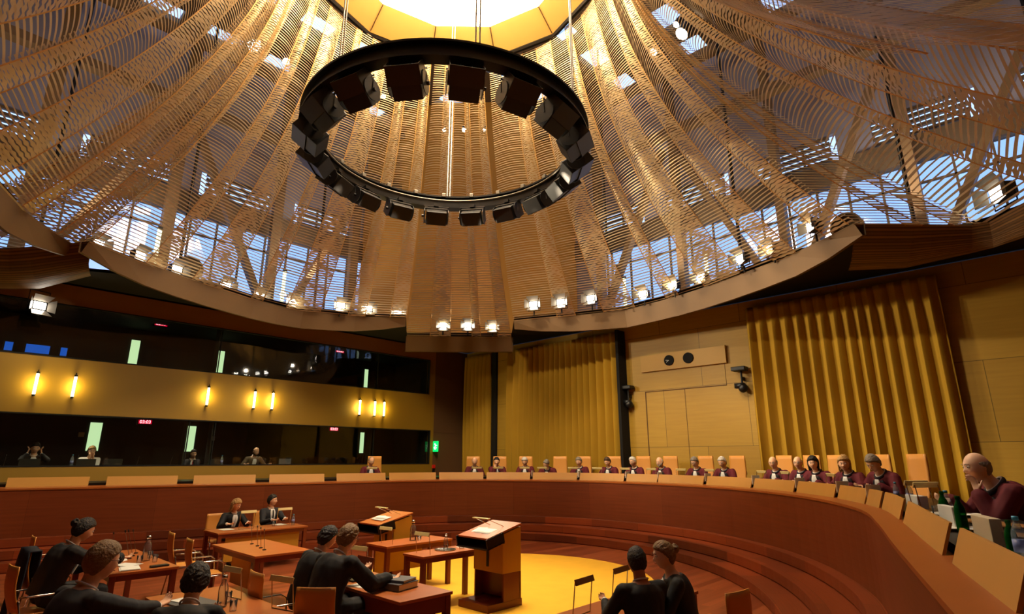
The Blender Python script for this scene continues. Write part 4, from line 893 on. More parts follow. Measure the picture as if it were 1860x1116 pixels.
def head_pt(d, fem=False):
    """surface of the head for direction d (x right, y face, z up), metres"""
    x, y, z = d; p = Vector((x * .079, y * .099, z * .121))
    if z < 0:
        k = 1 - .26 * sstep(-z, .25, 1.0); p.x *= k
        if y < .2: p.y *= 1 - .42 * sstep(-z, .2, .9) * sstep(-y, -.2, .5)
        else: p.y *= 1 - .04 * sstep(-z, .5, 1)
    if y > 0:
        p.y *= 1 - .05 * gau(z, .6)
        X, Z = p.x, p.z; f = sstep(y, .15, .6)
        n = .021 * gau(X, .013) * (gau(Z + .022, .014) + .55 * gau(Z + .002, .018)) + .006 * gau(X, .02) * gau(Z + .026, .010)
        n += -.011 * (gau(X - .031, .016) + gau(X + .031, .016)) * gau(Z - .012, .012)
        n += .006 * gau(Z - .034, .012) * gau(X, .05)
        n += .005 * gau(X, .022) * gau(Z + .058, .008) - .005 * gau(X, .02) * gau(Z + .047, .005) - .004 * gau(X, .03) * gau(Z + .074, .008)
        n += .010 * gau(X, .024) * gau(Z + .096, .016) + .005 * (gau(X - .045, .02) + gau(X + .045, .02)) * gau(Z + .02, .02)
        p.y += n * f
    return p
def sph_dirs(n, m):
    return [[Vector((math.sin(math.pi * i / m) * math.cos(2 * math.pi * k / n), math.sin(math.pi * i / m) * math.sin(2 * math.pi * k / n), -math.cos(math.pi * i / m))) for k in range(n)] for i in range(m + 1)]
def add_head(mb, O, Mh, s=1.0, fine=True):
    n, m = (44, 44) if fine else (22, 22)
    G = [[O + Mh @ (head_pt(d) * s) for d in r_] for r_ in sph_dirs(n, m)]; mb.grid(G, closed=True)
    for sx in (-1, 1):
        mb.sphere(O + Mh @ (Vector((sx * .079, -.006, -.004)) * s), .032 * s, 8, 8, (.28, .62, 1), Mh)
HZT = [(-1, -.74), (-.5, -.70), (-.2, -.42), (.05, -.02), (.28, .26), (.55, .42), (1, .60)]
def zt(y, T=HZT):
    for (a, b), (c, d) in zip(T, T[1:]):
        if y <= c: return b + (d - b) * (y - a) / (c - a)
    return T[-1][1]
def add_hair(body, O, Mh, style, m, s=1, seed=0, fine=True):
    n, k = (40, 36) if fine else (22, 20); G = []
    for r_ in sph_dirs(n, k):
        g = []
        for d in r_:
            z0 = zt(d.y); th = .019
            if style in ('bob', 'long'):
                z0 = -.75 if d.y < .12 else zt(d.y) - .05; th = .026
            if style == 'bun': th = .016
            if style == 'full': th = .022
            k_ = sstep(d.z - z0, -.08, .10)
            if style == 'bald': k_ *= 1 - sstep(d.z, .28, .5); th = .007
            if style == 'receding': k_ *= 1 - sstep(d.y, -.05, .3) * sstep(d.z, .4, .6); th = .009
            if style == 'crop': th = .008
            w = .007 * noise.noise(Vector((d.x * 9, d.y * 4, d.z * 9)) + Vector((seed, 0, 0))) * (2 if style in ('full', 'long', 'bob') else 1)
            p = head_pt(d); p = p * (1 + ((th + w) * k_ - .012 * (1 - k_)) / p.length); g.append(O + Mh @ (p * s))
        G.append(g)
    mb = MB(); mb.grid(G, closed=True)
    if style in ('bob', 'long'):
        L = .10 if style == 'bob' else .2
        for a in range(-8, 9):
            t = math.pi * 1.5 + a * .2; r = .083
            p = Vector((math.cos(t) * r * .98, math.sin(t) * r * 1.05, -.02)); q = Vector((math.cos(t) * r * 1.0, math.sin(t) * r * 1.0 - .01, -.05 - L + .02 * abs(math.sin(a * 2.1)))); cap(mb, O + Mh @ (p * s), O + Mh @ (q * s), .025, .014, 6)
    if style == 'bun':
        mb.sphere(O + Mh @ (Vector((0, -.118, .035)) * s), .042, 12, 10)
        for a in range(7): cap(mb, O + Mh @ (Vector((math.cos(a) * .03, -.118 + math.sin(a) * .02, .035 + math.sin(a * 2.3) * .03)) * s), O + Mh @ (Vector((math.cos(a + .9) * .04, -.125, .045 + math.sin(a + 1) * .036)) * s), .013, .01, 6)
    if style == 'full':
        for a in range(22):
            t = a * 2.4; d = Vector((math.cos(t) * .7, math.sin(t) * .6 - .15, .45 + .5 * (a % 5) / 5)).normalized(); p = head_pt(d) * 1.08; q = p + Vector((.015 * math.sin(a), -.012, -.016)); cap(mb, O + Mh @ (p * s), O + Mh @ (q * s), .02, .014, 6)
    return fuse(mb, 'hair', m, .006 if fine else .009, body, 1, .003, seed)
def add_hand(mb, W, fd, pn, side, curl=.5, s=1.0, r=.0085):
    """wrist W, finger direction fd, palm normal pn (out of the palm), side +1 right hand / -1 left"""
    fd = Vector(fd).normalized(); pn = (Vector(pn) - fd * Vector(pn).dot(fd)).normalized(); tv = fd.cross(pn) * side   # thumb side
    W = Vector(W)
    for i, (off, L) in enumerate(((.028, .072), (.010, .080), (-.009, .075), (-.027, .058))):
        kn = W + fd * (.088 - .004 * abs(i - 1)) * s + tv * off * s; cap(mb, W + tv * off * .55 * s - fd * .005, kn, .0135 * s, .0118 * s, 8)
        a = curl * (.75 + .12 * i); p = kn; d = fd.copy()
        for j, f in enumerate((.45, .30, .25)):
            an = a * (.7 if j == 0 else 1.0); d = (Quaternion(tv.cross(fd).normalized().cross(fd).normalized() if False else fd.cross(pn).normalized(), -an) @ d) if True else d
            q = p + d * L * f * s; cap(mb, p, q, r * s * (1 - .08 * j), r * s * (.92 - .08 * j), 7); p = q
    b = W + fd * .02 * s + tv * .024 * s; d = (fd * .75 + tv * .75 + pn * .25).normalized(); q = b + d * .042 * s; cap(mb, b, q, .014 * s, .0105 * s, 8)
    d2 = (fd * .95 + tv * .25 + pn * .35).normalized(); cap(mb, q, q + d2 * .033 * s, .0105 * s, .0085 * s, 8)
def ik(S, T, a, b, pole):
    v = T - S; L = min(v.length, (a + b) * .995); d = v.normalized(); T = S + d * L; x = (a * a - b * b + L * L) / (2 * L); h = math.sqrt(max(0, a * a - x * x)); p = Vector(pole); p = (p - d * p.dot(d)).normalized()
    return S + d * x + p * h, T
SKINS = {'fair': mat('skin_fair', rgb(238, 184, 146), .55), 'pale': mat('skin_pale', rgb(244, 200, 168), .55), 'tan': mat('skin_tan', rgb(198, 138, 98), .55)}
M_robe = mat('crimson_robe', rgb(92, 13, 27), .8, var=.15, vscale=4); M_rfac = mat('dark_facing', rgb(28, 14, 26), .7)
M_blackc = mat('black_cloth', rgb(17, 16, 18), .75, var=.2, vscale=6); M_suit = mat('charcoal_suit', rgb(42, 42, 46), .8, var=.15, vscale=8); M_navy = mat('navy_suit', rgb(24, 26, 38), .8)
M_shirt = mat('white_linen', rgb(236, 232, 226), .8); M_tan = mat('olive_jacket', rgb(88, 72, 50), .8); M_lips = mat('lips', rgb(168, 92, 78), .5); M_eye = mat('eye_white', rgb(230, 226, 220), .3); M_iris = mat('iris', rgb(36, 26, 20), .3)
HAIRS = {'dark': mat('hair_dark', rgb(30, 23, 19), .6, var=.6, vscale=70, bump=.6), 'brown': mat('hair_brown', rgb(74, 52, 34), .6, var=.5, vscale=70, bump=.6), 'grey': mat('hair_grey', rgb(132, 122, 110), .6, var=.4, vscale=70, bump=.6), 'white': mat('hair_white', rgb(206, 198, 186), .6, var=.25, vscale=70, bump=.6), 'blond': mat('hair_blond', rgb(178, 138, 84), .6, var=.4, vscale=70, bump=.6), 'sand': mat('hair_sandy', rgb(128, 98, 62), .6, var=.5, vscale=70, bump=.6)}
M_glasses = mat('glasses_frame', rgb(20, 18, 18), .3)
def person(label, x, y, z, head, lean=12, hyaw=0, hpitch=8, hroll=0, outfit='robe', skin='fair', hair='brown', style='short', lh=None, rh=None, curl=.5, ldir=None, rdir=None, glasses=False, s=1.0, fine=True, seat=.47, group=None, twist=0, width=1.0, jabot=False, collar=True, tie=None, beard=False, headphones=False, lpalm=(0, 0, -1), rpalm=(0, 0, -1), legs=True, watch=False, seed=None, cat='person'):
    seed = seed if seed is not None else random.randint(0, 999); vox = .0075 if fine else .012
    sp = []; p = Vector((0, 0, seat + .08)); n = 10
    for i in range(n + 1):
        u = i / n; a = R(lean) * min(1.25, .35 + 1.1 * u); sp.append((p.copy(), a)); p = p + Vector((0, math.sin(a), math.cos(a))) * (.50 / n)
    def frame(u):
        f = max(0, min(n - 1e-6, u * n)); i = int(f); t = f - i; c = sp[i][0].lerp(sp[i + 1][0], t); a = sp[i][1] + (sp[i + 1][1] - sp[i][1]) * t
        if u > 1: c = c + Vector((0, math.sin(a), math.cos(a))) * (u - 1) * .5
        tw = R(twist) * u; return c, Vector((math.cos(tw), math.sin(tw), 0)), Vector((-math.sin(tw) * math.cos(a), math.cos(tw) * math.cos(a), -math.sin(a)))
    PR = [(0, .17, .125), (.2, .158, .118), (.45, .158, .118), (.7, .178, .125), (.84, .17, .112), (.93, .115, .088), (1.0, .064, .066), (1.1, .055, .058)]
    def rad(u):
        for (a, b, c), (d, e, f) in zip(PR, PR[1:]):
            if u <= d: t = (u - a) / (d - a); return (b + (e - b) * t) * width, c + (f - c) * t
        return PR[-1][1], PR[-1][2]
    def surf(u, ang, off=0):
        c, X, Y = frame(u); a, b = rad(u); return c + X * (a + off) * math.sin(ang) + Y * (b + off) * math.cos(ang)
    def torso(mb, off, u0, u1, k=22):
        G = [[surf(u0 + (u1 - u0) * i / 16, 2 * math.pi * j / k, off) for j in range(k)] for i in range(17)]
        mb.grid(G, closed=True); c0 = frame(u0)[0]; c1 = frame(u1)[0]; nv = len(mb.v)
        mb.f.append(list(range(nv - 17 * k, nv - 16 * k))[::-1]); mb.uv.append([(0, 0)] * k); mb.f.append(list(range(nv - k, nv))); mb.uv.append([(0, 0)] * k)
    cs, X1, Y1 = frame(.86); SH = {sd: cs + X1 * sd * .178 * width for sd in (-1, 1)}
    cn, Xn, Yn = frame(1.0); upn = Xn.cross(Yn)
    a = R(lean) * 1.2
    O = cn + Vector((0, math.sin(a * .75), math.cos(a * .75))) * .155 + Vector((0, .025, 0)); Mh = Matrix.Rotation(R(hyaw), 3, 'Z') @ Matrix.Rotation(R(-hpitch), 3, 'X') @ Matrix.Rotation(R(hroll), 3, 'Y')
    deft = {-1: Vector((-.16, .42, seat + .36)), 1: Vector((.16, .42, seat + .36))}
    TG = {-1: Vector(lh) if lh else deft[-1], 1: Vector(rh) if rh else deft[1]}; DR = {-1: ldir or (.35, 1, -.1), 1: rdir or (-.35, 1, -.1)}; PM = {-1: lpalm, 1: rpalm}; EL = {}; WR = {}
    for sd in (-1, 1): EL[sd], WR[sd] = ik(SH[sd], TG[sd], .285, .255, (sd * .6, -.35, -1))
    HIP = {sd: Vector((sd * .095, .02, seat + .08)) for sd in (-1, 1)}; KN = {sd: Vector((sd * .13, .44, seat + .05)) for sd in (-1, 1)}; AN = {sd: Vector((sd * .13, .42, .09)) for sd in (-1, 1)}
    # body: one continuous surface
    mb = MB(); torso(mb, -.012, 0, 1.1); add_head(mb, O, Mh, s=1.0, fine=fine)
    cap(mb, cn - Vector((0, 0, .03)), O + Mh @ Vector((0, -.025, -.05)), .056, .052, 14)
    for sd in (-1, 1):
        cap(mb, cs + X1 * sd * .05, SH[sd], .065, .055); cap(mb, SH[sd], EL[sd], .050, .038); cap(mb, EL[sd], WR[sd], .037, .025)
        add_hand(mb, WR[sd] + Vector(DR[sd]).normalized() * .01, DR[sd], PM[sd], sd, curl, 1.0, .0088 if fine else .0098)
        cap(mb, HIP[sd], KN[sd], .08, .055); cap(mb, KN[sd], AN[sd], .052, .036); cap(mb, AN[sd], AN[sd] + Vector((0, .14, -.04)), .034, .028)
    body = fuse(mb, 'person', SKINS[skin], vox, None, 1, fac=.35); body.location = (x, y, z); body.rotation_euler = (0, 0, R(head - 90)); body.scale = (s, s, s)
    tag(body, label, cat, group)
    # face
    for sd in (-1, 1):
        e = O + Mh @ Vector((sd * .031, .0805, .012)); m2 = MB(); m2.sphere(e, .0115, 10, 8); eo = m2.build('eye', M_eye, body, True)
        m2 = MB(); m2.sphere(e + Mh @ Vector((0, .0065, -.001)), .0062, 8, 6); m2.build('iris', M_iris, eo, True)
        m2 = MB(); m2.tube([O + Mh @ Vector((sd * xx, yy, zz)) for xx, yy, zz in ((.014, .101, .030), (.03, .098, .036), (.050, .084, .031))], [.003, .004, .002], 6); m2.build('eyebrow', HAIRS['grey' if hair in ('white', 'grey') else 'brown' if hair != 'dark' else 'dark'], body, True)
    m2 = MB(); m2.tube([O + Mh @ Vector((xx, yy, -.052)) for xx, yy in ((-.023, .088), (-.01, .0985), (0, .100), (.01, .0985), (.023, .088))], [.002, .0045, .005, .0045, .002], 6, flat=.8); m2.build('mouth', M_lips, body, True)
    if style != 'none': add_hair(body, O, Mh, style, HAIRS[hair], 1, seed, fine)
    if beard:
        G = []
        for r_ in sph_dirs(30, 26):
            g = []
            for d in r_:
                k_ = sstep(-.30 - d.z + (.25 if d.y < .5 else 0) * 1, -.05, .1) * sstep(d.y, -.1, .15); q = head_pt(d)
                if abs(q.x) < .024 and q.z > -.066: k_ = 0
                g.append(O + Mh @ (q * (1 + (.012 * k_ - .012 * (1 - k_)) / q.length)))
            G.append(g)
        m2 = MB(); m2.grid(G, closed=True); m2.build('beard', HAIRS[hair], body, True)
    if glasses:
        m2 = MB()
        for sd in (-1, 1):
            m2.tube([O + Mh @ Vector((sd * .033 + .022 * math.cos(t), .102 - .006 * abs(math.cos(t)) , .010 + .017 * math.sin(t))) for t in [2 * math.pi * q / 14 for q in range(14)]], .0016, 5, closed=True)
            m2.tube([O + Mh @ Vector((sd * .055, .098, .014)), O + Mh @ Vector((sd * .079, .05, .012)), O + Mh @ Vector((sd * .081, -.01, .008))], .0016, 5)
        m2.tube([O + Mh @ Vector((-.011, .103, .012)), O + Mh @ Vector((.011, .103, .012))], .0016, 5); m2.build('glasses', M_glasses, body, True)
    if headphones:
        m2 = MB(); m2.tube([O + Mh @ Vector((.092 * math.cos(t), -.005, .0 + .135 * math.sin(t))) for t in [math.pi * q / 12 for q in range(13)]], .006, 6)
        for sd in (-1, 1): m2.sphere(O + Mh @ Vector((sd * .088, -.004, -.004)), .03, 10, 8, (.5, 1, 1), Mh)
        m2.build('headphones', M_blk, body, True)
    # clothes
    big = outfit in ('robe', 'gown'); cm = {'robe': M_robe, 'gown': M_blackc, 'suit': M_suit, 'navy': M_navy, 'white': M_shirt, 'olive': M_tan, 'black': M_blackc}[outfit]
    mb = MB(); torso(mb, .024 if big else .014, -.06, .94); o2 = .02 if big else .008
    for sd in (-1, 1):
        cap(mb, cs + X1 * sd * .05 - Vector((0, 0, .01)), SH[sd], .074 + o2 * .5, .062 + o2 * .6); cap(mb, SH[sd], EL[sd], .060 + o2, .052 + o2 * 1.3)
        e2 = EL[sd].lerp(WR[sd], .90); cap(mb, EL[sd], e2, .050 + o2 * 1.2, .034 + (.034 if big else .004))
        if big: cap(mb, HIP[sd] - Vector((0, 0, .01)), KN[sd] + Vector((0, .02, 0)), .115, .09); cap(mb, KN[sd] + Vector((0, 0, -.01)), AN[sd] + Vector((0, 0, .1)), .085, .10)
    if big: cap(mb, Vector((0, .05, seat + .06)), Vector((0, .42, seat + .02)), .12, .08); cap(mb, Vector((0, .42, seat)), Vector((0, .42, .22)), .09, .1)
    fuse(mb, {'robe': 'robe', 'gown': 'gown'}.get(outfit, 'jacket' if outfit != 'white' else 'shirt'), cm, .011 if fine else .016, body, 3, .010 if big else .006, seed)
    if not big:
        mb = MB()
        for sd in (-1, 1): cap(mb, HIP[sd], KN[sd], .098, .068); cap(mb, KN[sd], AN[sd] + Vector((0, 0, .03)), .066, .052)
        cap(mb, HIP[-1], HIP[1], .1, .1); fuse(mb, 'trousers', M_suit if outfit == 'suit' else M_blackc, .014, body, 3, .004, seed)
    for sd in (-1, 1):
        mb = MB(); cap(mb, AN[sd] + Vector((0, -.05, -.045)), AN[sd] + Vector((0, .15, -.055)), .042, .034, flat=.8); mb.build('shoe', M_blk, body, True)
    def patch(u0, u1, a0, a1, off, th, name, m, wav=0, taper=0):
        m2 = MB(); G = []
        for i in range(11):
            u = u0 + (u1 - u0) * i / 10; k_ = 1 - taper * (i / 10); G.append([surf(u, (a0 + (a1 - a0) * j / 8) * k_, off + wav * math.cos(j * 2.2)) for j in range(9)])
        m2.grid(G); o = m2.build(name, m, body, True); q = o.modifiers.new('t', 'SOLIDIFY'); q.thickness = th; q.offset = 1; return o
    off = .036 if big else .024
    if outfit == 'robe':
        patch(.35, .93, -.62, .62, off, .008, 'facing', M_rfac, 0, .1)
        m2 = MB(); m2.tube([cn + Xn * .078 * math.cos(t) + Yn * (.078 * math.sin(t)) + Vector((0, 0, -.012 - .012 * math.sin(t))) for t in [2 * math.pi * q / 18 for q in range(18)]], .020, 8, closed=True); m2.build('robe_collar', M_rfac, body, True)
    if jabot: patch(.46, .97, -.30, .30, off + .012, .012, 'jabot', M_shirt, .006, .35)
    elif outfit in ('suit', 'navy', 'black', 'olive'):
        patch(.5, .96, -.02, .02, off + .006, .004, 'shirt_edge', M_shirt); patch(.42, .96, -.22, .22, off - .004, .008, 'shirt', M_shirt, 0, -.6)
        if tie: patch(.42, .93, -.07, .07, off + .008, .006, 'tie', tie)
    if collar:
        m2 = MB(); m2.tube([cn + Xn * .064 * math.cos(t) + Yn * (.066 * math.sin(t)) + Vector((0, 0, .006 - .014 * math.sin(t))) for t in [2 * math.pi * q / 18 for q in range(18)]], .008, 8, closed=True); m2.build('collar', M_shirt, body, True)
    if outfit in ('suit', 'navy', 'black', 'gown', 'robe') :
        for sd in (-1, 1):
            m2 = MB(); d = (WR[sd] - EL[sd]).normalized(); cap(m2, EL[sd].lerp(WR[sd], .88), EL[sd].lerp(WR[sd], .97), .033, .031, 12); m2.build('cuff', M_shirt, body, True)
    if watch:
        m2 = MB(); sd = -1 if watch == 'l' else 1; d = (WR[sd] - EL[sd]).normalized(); cap(m2, WR[sd] - d * .015, WR[sd] + d * .004, .031, .031, 14); m2.build('watch', M_blk, body, True)
    return body
# ================================================================== who sits where
def judge(px, lab, yawb=0, off=1.0, **k):
    s = s_of_px(px, off + .03, 2.0); p, n = on_curve(s, off + .28, .80); hd = math.degrees(math.atan2(-n.y, -n.x)) + yawb
    kw = dict(outfit='robe', jabot=True, fine=False, lean=20, seat=.46, s=1.09); kw.update(k)
    return person(lab, p.x, p.y, .80, hd, **kw)
D = dict
JU = [(675, 'judge in crimson robe alone at the left part of the bench', D(hair='grey', style='receding', hpitch=20, lean=16)),
      (862, 'balding judge with white bands reading, first of back row', D(hair='white', style='bald', hpitch=22)),
      (902, 'judge with dark hair covering the mouth with one hand', D(hair='dark', style='short', hpitch=10, rh=(.04, .30, .98), rdir=(-.3, .1, 1), rpalm=(-.2, -1, 0))),
      (953, 'white haired judge reading before the left curtain', D(hair='white', style='short', hpitch=26)),
      (994, 'judge bending sideways over papers with hand at the ear', D(hair='grey', style='short', hpitch=38, hroll=-15, lean=34)),
      (1051, 'grey haired judge whose papers hang over the bench edge', D(hair='grey', style='short', hpitch=18)),
      (1103, 'dark grey haired judge with wide white bands, left curtain end', D(hair='brown', style='short', hpitch=24)),
      (1149, 'silver haired judge beside the black gap at the door panel', D(hair='white', style='full', hpitch=12, glasses=True)),
      (1198, 'bald judge with white beard before the left door leaf', D(hair='white', style='bald', beard=True, hpitch=14)),
      (1259, 'grey haired judge with glasses leaning left before door joint', D(hair='grey', style='short', hpitch=24, glasses=True, yawb=10)),
      (1308, 'light haired judge leaning forward left of wall telephone', D(hair='white', style='short', hpitch=22, yawb=14)),
      (1399, 'half bald judge with glasses at the left edge of large curtain', D(hair='grey', style='bald', hpitch=12, glasses=True, yawb=18, hyaw=15)),
      (1445, 'bald judge close beside the dark haired woman', D(hair='white', style='bald', hpitch=8, glasses=True, yawb=15, hyaw=20, off=1.2)),
      (1470, 'judge with dark shoulder length hair in crimson robe', D(hair='dark', style='bob', hpitch=10, yawb=22, hyaw=25, off=1.12)),
      (1525, 'blond judge in crimson robe behind a yellow reading lamp', D(hair='blond', style='bob', hpitch=10, yawb=25, hyaw=28, fine=True)),
      (1590, 'tall grey haired judge with long white bib reading down', D(hair='grey', style='short', hpitch=34, yawb=20, hyaw=15, fine=True, lean=30, s=1.14))]
for px, lab, k in JU: judge(px, lab, **k)
s = s_of_px(1768, .82, 2.0); p, n = on_curve(s, 1.12, .80)
NJ = person('bald judge in crimson robe at right, chin resting on one hand', p.x + .12, p.y - .05, .80, 118, lean=30, hyaw=6, hpitch=6, outfit='robe', skin='pale', hair='grey', style='bald', jabot=False, watch='l', s=1.12,
            lh=(-.08, .37, .93), ldir=(.22, .02, 1), lpalm=(.2, -1, 0), curl=.75, rh=(.14, .50, .87), rdir=(-.5, 1, -.05))
# pit
person('advocate in black gown with dark hair bun writing at left table', 1.40, 8.95, 0, 8, lean=24, hpitch=24, outfit='gown', hair='dark', style='bun', jabot=True, s=1.12, lh=(-.1, .55, .80), rh=(.12, .62, .84), hyaw=2)
person('man in charcoal suit with glasses seen from behind at lower left', 1.0, 5.62, 0, 14, lean=18, hpitch=12, hyaw=2, outfit='suit', hair='sand', style='short', glasses=True, s=1.16, lh=(-.12, .60, .80), rh=(.04, .62, .82), ldir=(.8, .6, 0), rdir=(-.5, .8, .1), width=1.12)
person('young man with thick dark hair low at the bottom edge', 1.62, 4.95, 0, 58, lean=26, hpitch=18, outfit='black', hair='dark', style='full', s=1.05, lh=(-.14, .58, .86), rh=(.12, .6, .86), curl=.8)
person('advocate in black gown with dark hair, left of robed pair', 3.42, 6.62, 0, 2, lean=24, hpitch=22, outfit='gown', hair='dark', style='full', jabot=True, s=1.06)
person('advocate in black gown with tousled hair and glasses reaching to files', 3.30, 5.95, 0, 12, lean=26, hpitch=20, outfit='gown', hair='sand', style='full', glasses=True, jabot=True, s=1.12, rh=(.28, .58, .76), rdir=(.1, 1, -.1), lh=(-.1, .5, .84), width=1.08)
person('blond woman in black reading at the far cherry desk', 5.12, 13.45, 0, -82, lean=16, hpitch=20, hyaw=20, outfit='black', hair='blond', style='bob', s=1.0, lh=(-.12, .52, .84), rh=(.3, .45, .84))
person('dark haired man in grey suit and tie at the far cherry desk', 6.0, 13.5, 0, -85, lean=4, hpitch=2, hyaw=38, outfit='suit', hair='dark', style='short', tie=M_blk, s=1.02, lh=(-.1, .5, .84))
person('man in black suit with cropped hair seen from behind at bottom right', 4.82, 2.98, 0, 66, lean=8, hpitch=4, hyaw=-12, outfit='black', skin='tan', hair='dark', style='crop', s=1.03, width=1.08)
person('woman in black with hair tied in a knot whispering at bottom right', 5.42, 2.92, 0, 128, lean=14, hpitch=10, hyaw=10, outfit='black', hair='sand', style='bun', skin='pale', s=1.04, collar=False)
# interpreters in the lower booth
BZ = LO[2] - .75 - .1
def interp(px, lab, **k):
    v = at(px, 820, 1) - Vector((0, 0, EYE)); x = v.x * (A_Y + 1.05) / v.y
    kw = dict(fine=False, lean=14, jabot=False, seat=.47, legs=False); kw.update(k); return person(lab, x, A_Y + 1.12, BZ, -90, **kw)
interp(62, 'interpreter in black with both hands at the head, lower booth', outfit='black', hair='dark', lh=(-.13, .17, 1.06), rh=(.13, .17, 1.06), ldir=(.2, 0, 1), rdir=(-.2, 0, 1), hpitch=16, s=1.1)
interp(165, 'interpreter in white blouse with blond hair and hands at chin', outfit='white', hair='blond', style='bun', lh=(-.05, .24, .98), rh=(.05, .24, .98), ldir=(.2, .1, 1), rdir=(-.2, .1, 1), headphones=True, hpitch=14, s=1.05, collar=False)
interp(350, 'interpreter in dark suit resting the face on one hand', outfit='suit', hair='dark', lh=(-.03, .24, 1.03), ldir=(.1, 0, 1), tie=M_red, hpitch=14)
interp(460, 'bald bearded interpreter in olive jacket at the open laptop', outfit='olive', hair='brown', style='bald', beard=True, lean=26, hpitch=22, s=1.1, lh=(-.4, .4, .8), rh=(.35, .42, .8))
# booth equipment
def booth_pt(px, y): v = at(px, 820, 1) - Vector((0, 0, EYE)); return v.x * y / v.y
for px, lab in ((58, 'dark monitor in front of interpreter with hands at head'), (160, 'dark monitor in front of interpreter in white'), (209, 'dark monitor right of the interpreter in white'), (390, 'dark monitor between suited and olive clad interpreters')):
    t = thing('monitor', lab, 'monitor', (booth_pt(px, A_Y + .4), A_Y + .4, LO[2] - .01)); mb = MB(); mb.box((0, 0, .10), (.42, .03, .2)); mb.build('screen', M_booth, t, bevel=.006); mb = MB(); mb.box((0, .05, .01), (.16, .12, .02)); mb.build('stand', M_blk, t)
for px, lab in ((134, 'clear water bottle beside the interpreter in white'), (405, 'clear water bottle right of the suited interpreter')): bottle(lab, (booth_pt(px, A_Y + .35), A_Y + .35, LO[2] - .01), h=.26, s=1.15)
t = thing('laptop', 'open laptop with dark screen at right of olive clad interpreter', 'laptop', (booth_pt(520, A_Y + .4), A_Y + .4, LO[2] - .005), R(180)); mb = MB(); mb.box((0, 0, .01), (.4, .26, .02)); mb.build('keyboard', M_white, t); mb = MB(); mb.box((0, -.02, .1), (.4, .012, .2)); mb.build('screen', M_file, t)
for px, py, lab in ((148, 790, 'small white wall switch behind the left interpreters'), (386, 797, 'small white wall switch in the middle of the lower booth')):
    v = at(px, py, 1) - Vector((0, 0, EYE)); k_ = (A_Y + 2.57) / v.y; t = thing('wall_switch', lab, 'switch', (v.x * k_, A_Y + 2.585, EYE + v.z * k_)); mb = MB(); mb.box((0, 0, 0), (.14, .02, .14)); mb.build('plate', M_white, t)
for px in (0, 62, 130, 240, 300, 455, 640): mic('gooseneck microphone on the lower booth desk', (booth_pt(px + 12, A_Y + .5), A_Y + .5, LO[2] - .01), R(180), .3, 'gooseneck microphones on the lower booth desk', 30)
def clock(px, py, txt, lab):
    v = at(px, py, 1) - Vector((0, 0, EYE)); k_ = (A_Y + 1.3) / v.y; t = thing('digital_clock', lab, 'clock', (v.x * k_, A_Y + 1.3, EYE + v.z * k_)); mb = MB(); mb.box((0, .04, 0), (.42, .06, .16)); mb.build('housing', M_blk, t)
    mb = MB(); mb.box((0, .008, 0), (.34, .004, .11)); mb.build('display', M_leddim, t)
    cu = bpy.data.curves.new('digits', 'FONT'); cu.body = txt; cu.size = .13; cu.align_x = 'CENTER'; cu.align_y = 'CENTER'; cu.extrude = .001; tmp = bpy.data.objects.new('d', cu); COL.objects.link(tmp); dg = bpy.context.evaluated_depsgraph_get(); me = bpy.data.meshes.new_from_object(tmp.evaluated_get(dg)); bpy.data.objects.remove(tmp)
    me.materials.clear(); me.materials.append(M_ledw); n_ = bpy.data.objects.new('digits', me); COL.objects.link(n_); n_.parent = t; n_.rotation_euler = (R(90), 0, 0); n_.location = (0, 0, 0)
M_leddim = mat('red_glow_display', rgb(120, 0, 12), .4, emit=(.7, .0, .03, 1), estr=1.0)
clock(264, 767, '03:03', 'red digital clock in the left half of the lower booth'); clock(607, 780, '03:03', 'red digital clock in the right half of the lower booth'); clock(293, 589, '03:17', 'red digital clock in left part of the upper booth'); clock(618, 638, '03:03', 'red digital clock in middle right of the upper booth'); clock(757, 660, '03:0', 'red digital clock at the right end of the upper booth')
for px, w, lab in ((18, .22, 'narrow blue glowing screen at the left end of the upper booth'), (72, .55, 'wide blue glowing screen in the upper booth'), (120, .2, 'small blue glowing screen right of the wide one')):
    v = at(px, 618, 1) - Vector((0, 0, EYE)); k_ = (A_Y + 1.0) / v.y; t = thing('monitor', lab, 'monitor', (v.x * k_, A_Y + 1.0, UP[2] + .02)); mb = MB(); mb.box((0, 0, .28), (w, .04, .3)); mb.build('housing', M_blk, t); mb = MB(); mb.box((0, -.022, .28), (w - .06, .004, .22)); mb.build('screen', M_bluescreen, t)
# things on the judges' desk
def desk_pt(px, off): s = s_of_px(px, off, 1.7); return on_curve(s, off, 1.642)
LJ = [(675, 'facing the lone judge at left'), (866, 'of the first judge of back row'), (905, 'of the dark haired judge at back'), (953, 'of the white haired judge at left curtain'), (985, 'beside the judge bending over papers'), (1041, 'left of the judge with overhanging papers'), (1085, 'before the left curtain end'), (1136, 'beside the black gap at door panel'), (1184, 'left of the bearded judge'), (1238, 'between the door leaves'), (1290, 'left of judge beside wall telephone'), (1385, 'of half bald judge at large curtain'), (1428, 'of bald judge at large curtain'), (1512, 'in front of the blond judge')]
for px, w in LJ:
    p, n = desk_pt(px, .5); desk_lamp('bright reading lamp bar on the bench %s' % w, p, math.atan2(-n.y, -n.x) - R(90), .24, s=1.0)
for px, w in [(690, 'of the lone judge at left'), (862, 'of the first judge of back row'), (953, 'of the white haired judge'), (1000, 'of the judge bending over'), (1100, 'before the left curtain end'), (1250, 'between the door leaves'), (1405, 'of half bald judge'), (1455, 'beside dark haired woman judge'), (1560, 'under the hands of tall reading judge')]:
    p, n = desk_pt(px, .62); sheet('white papers on the bench desk %s' % w, p, math.atan2(-n.y, -n.x) - R(90), n=3)
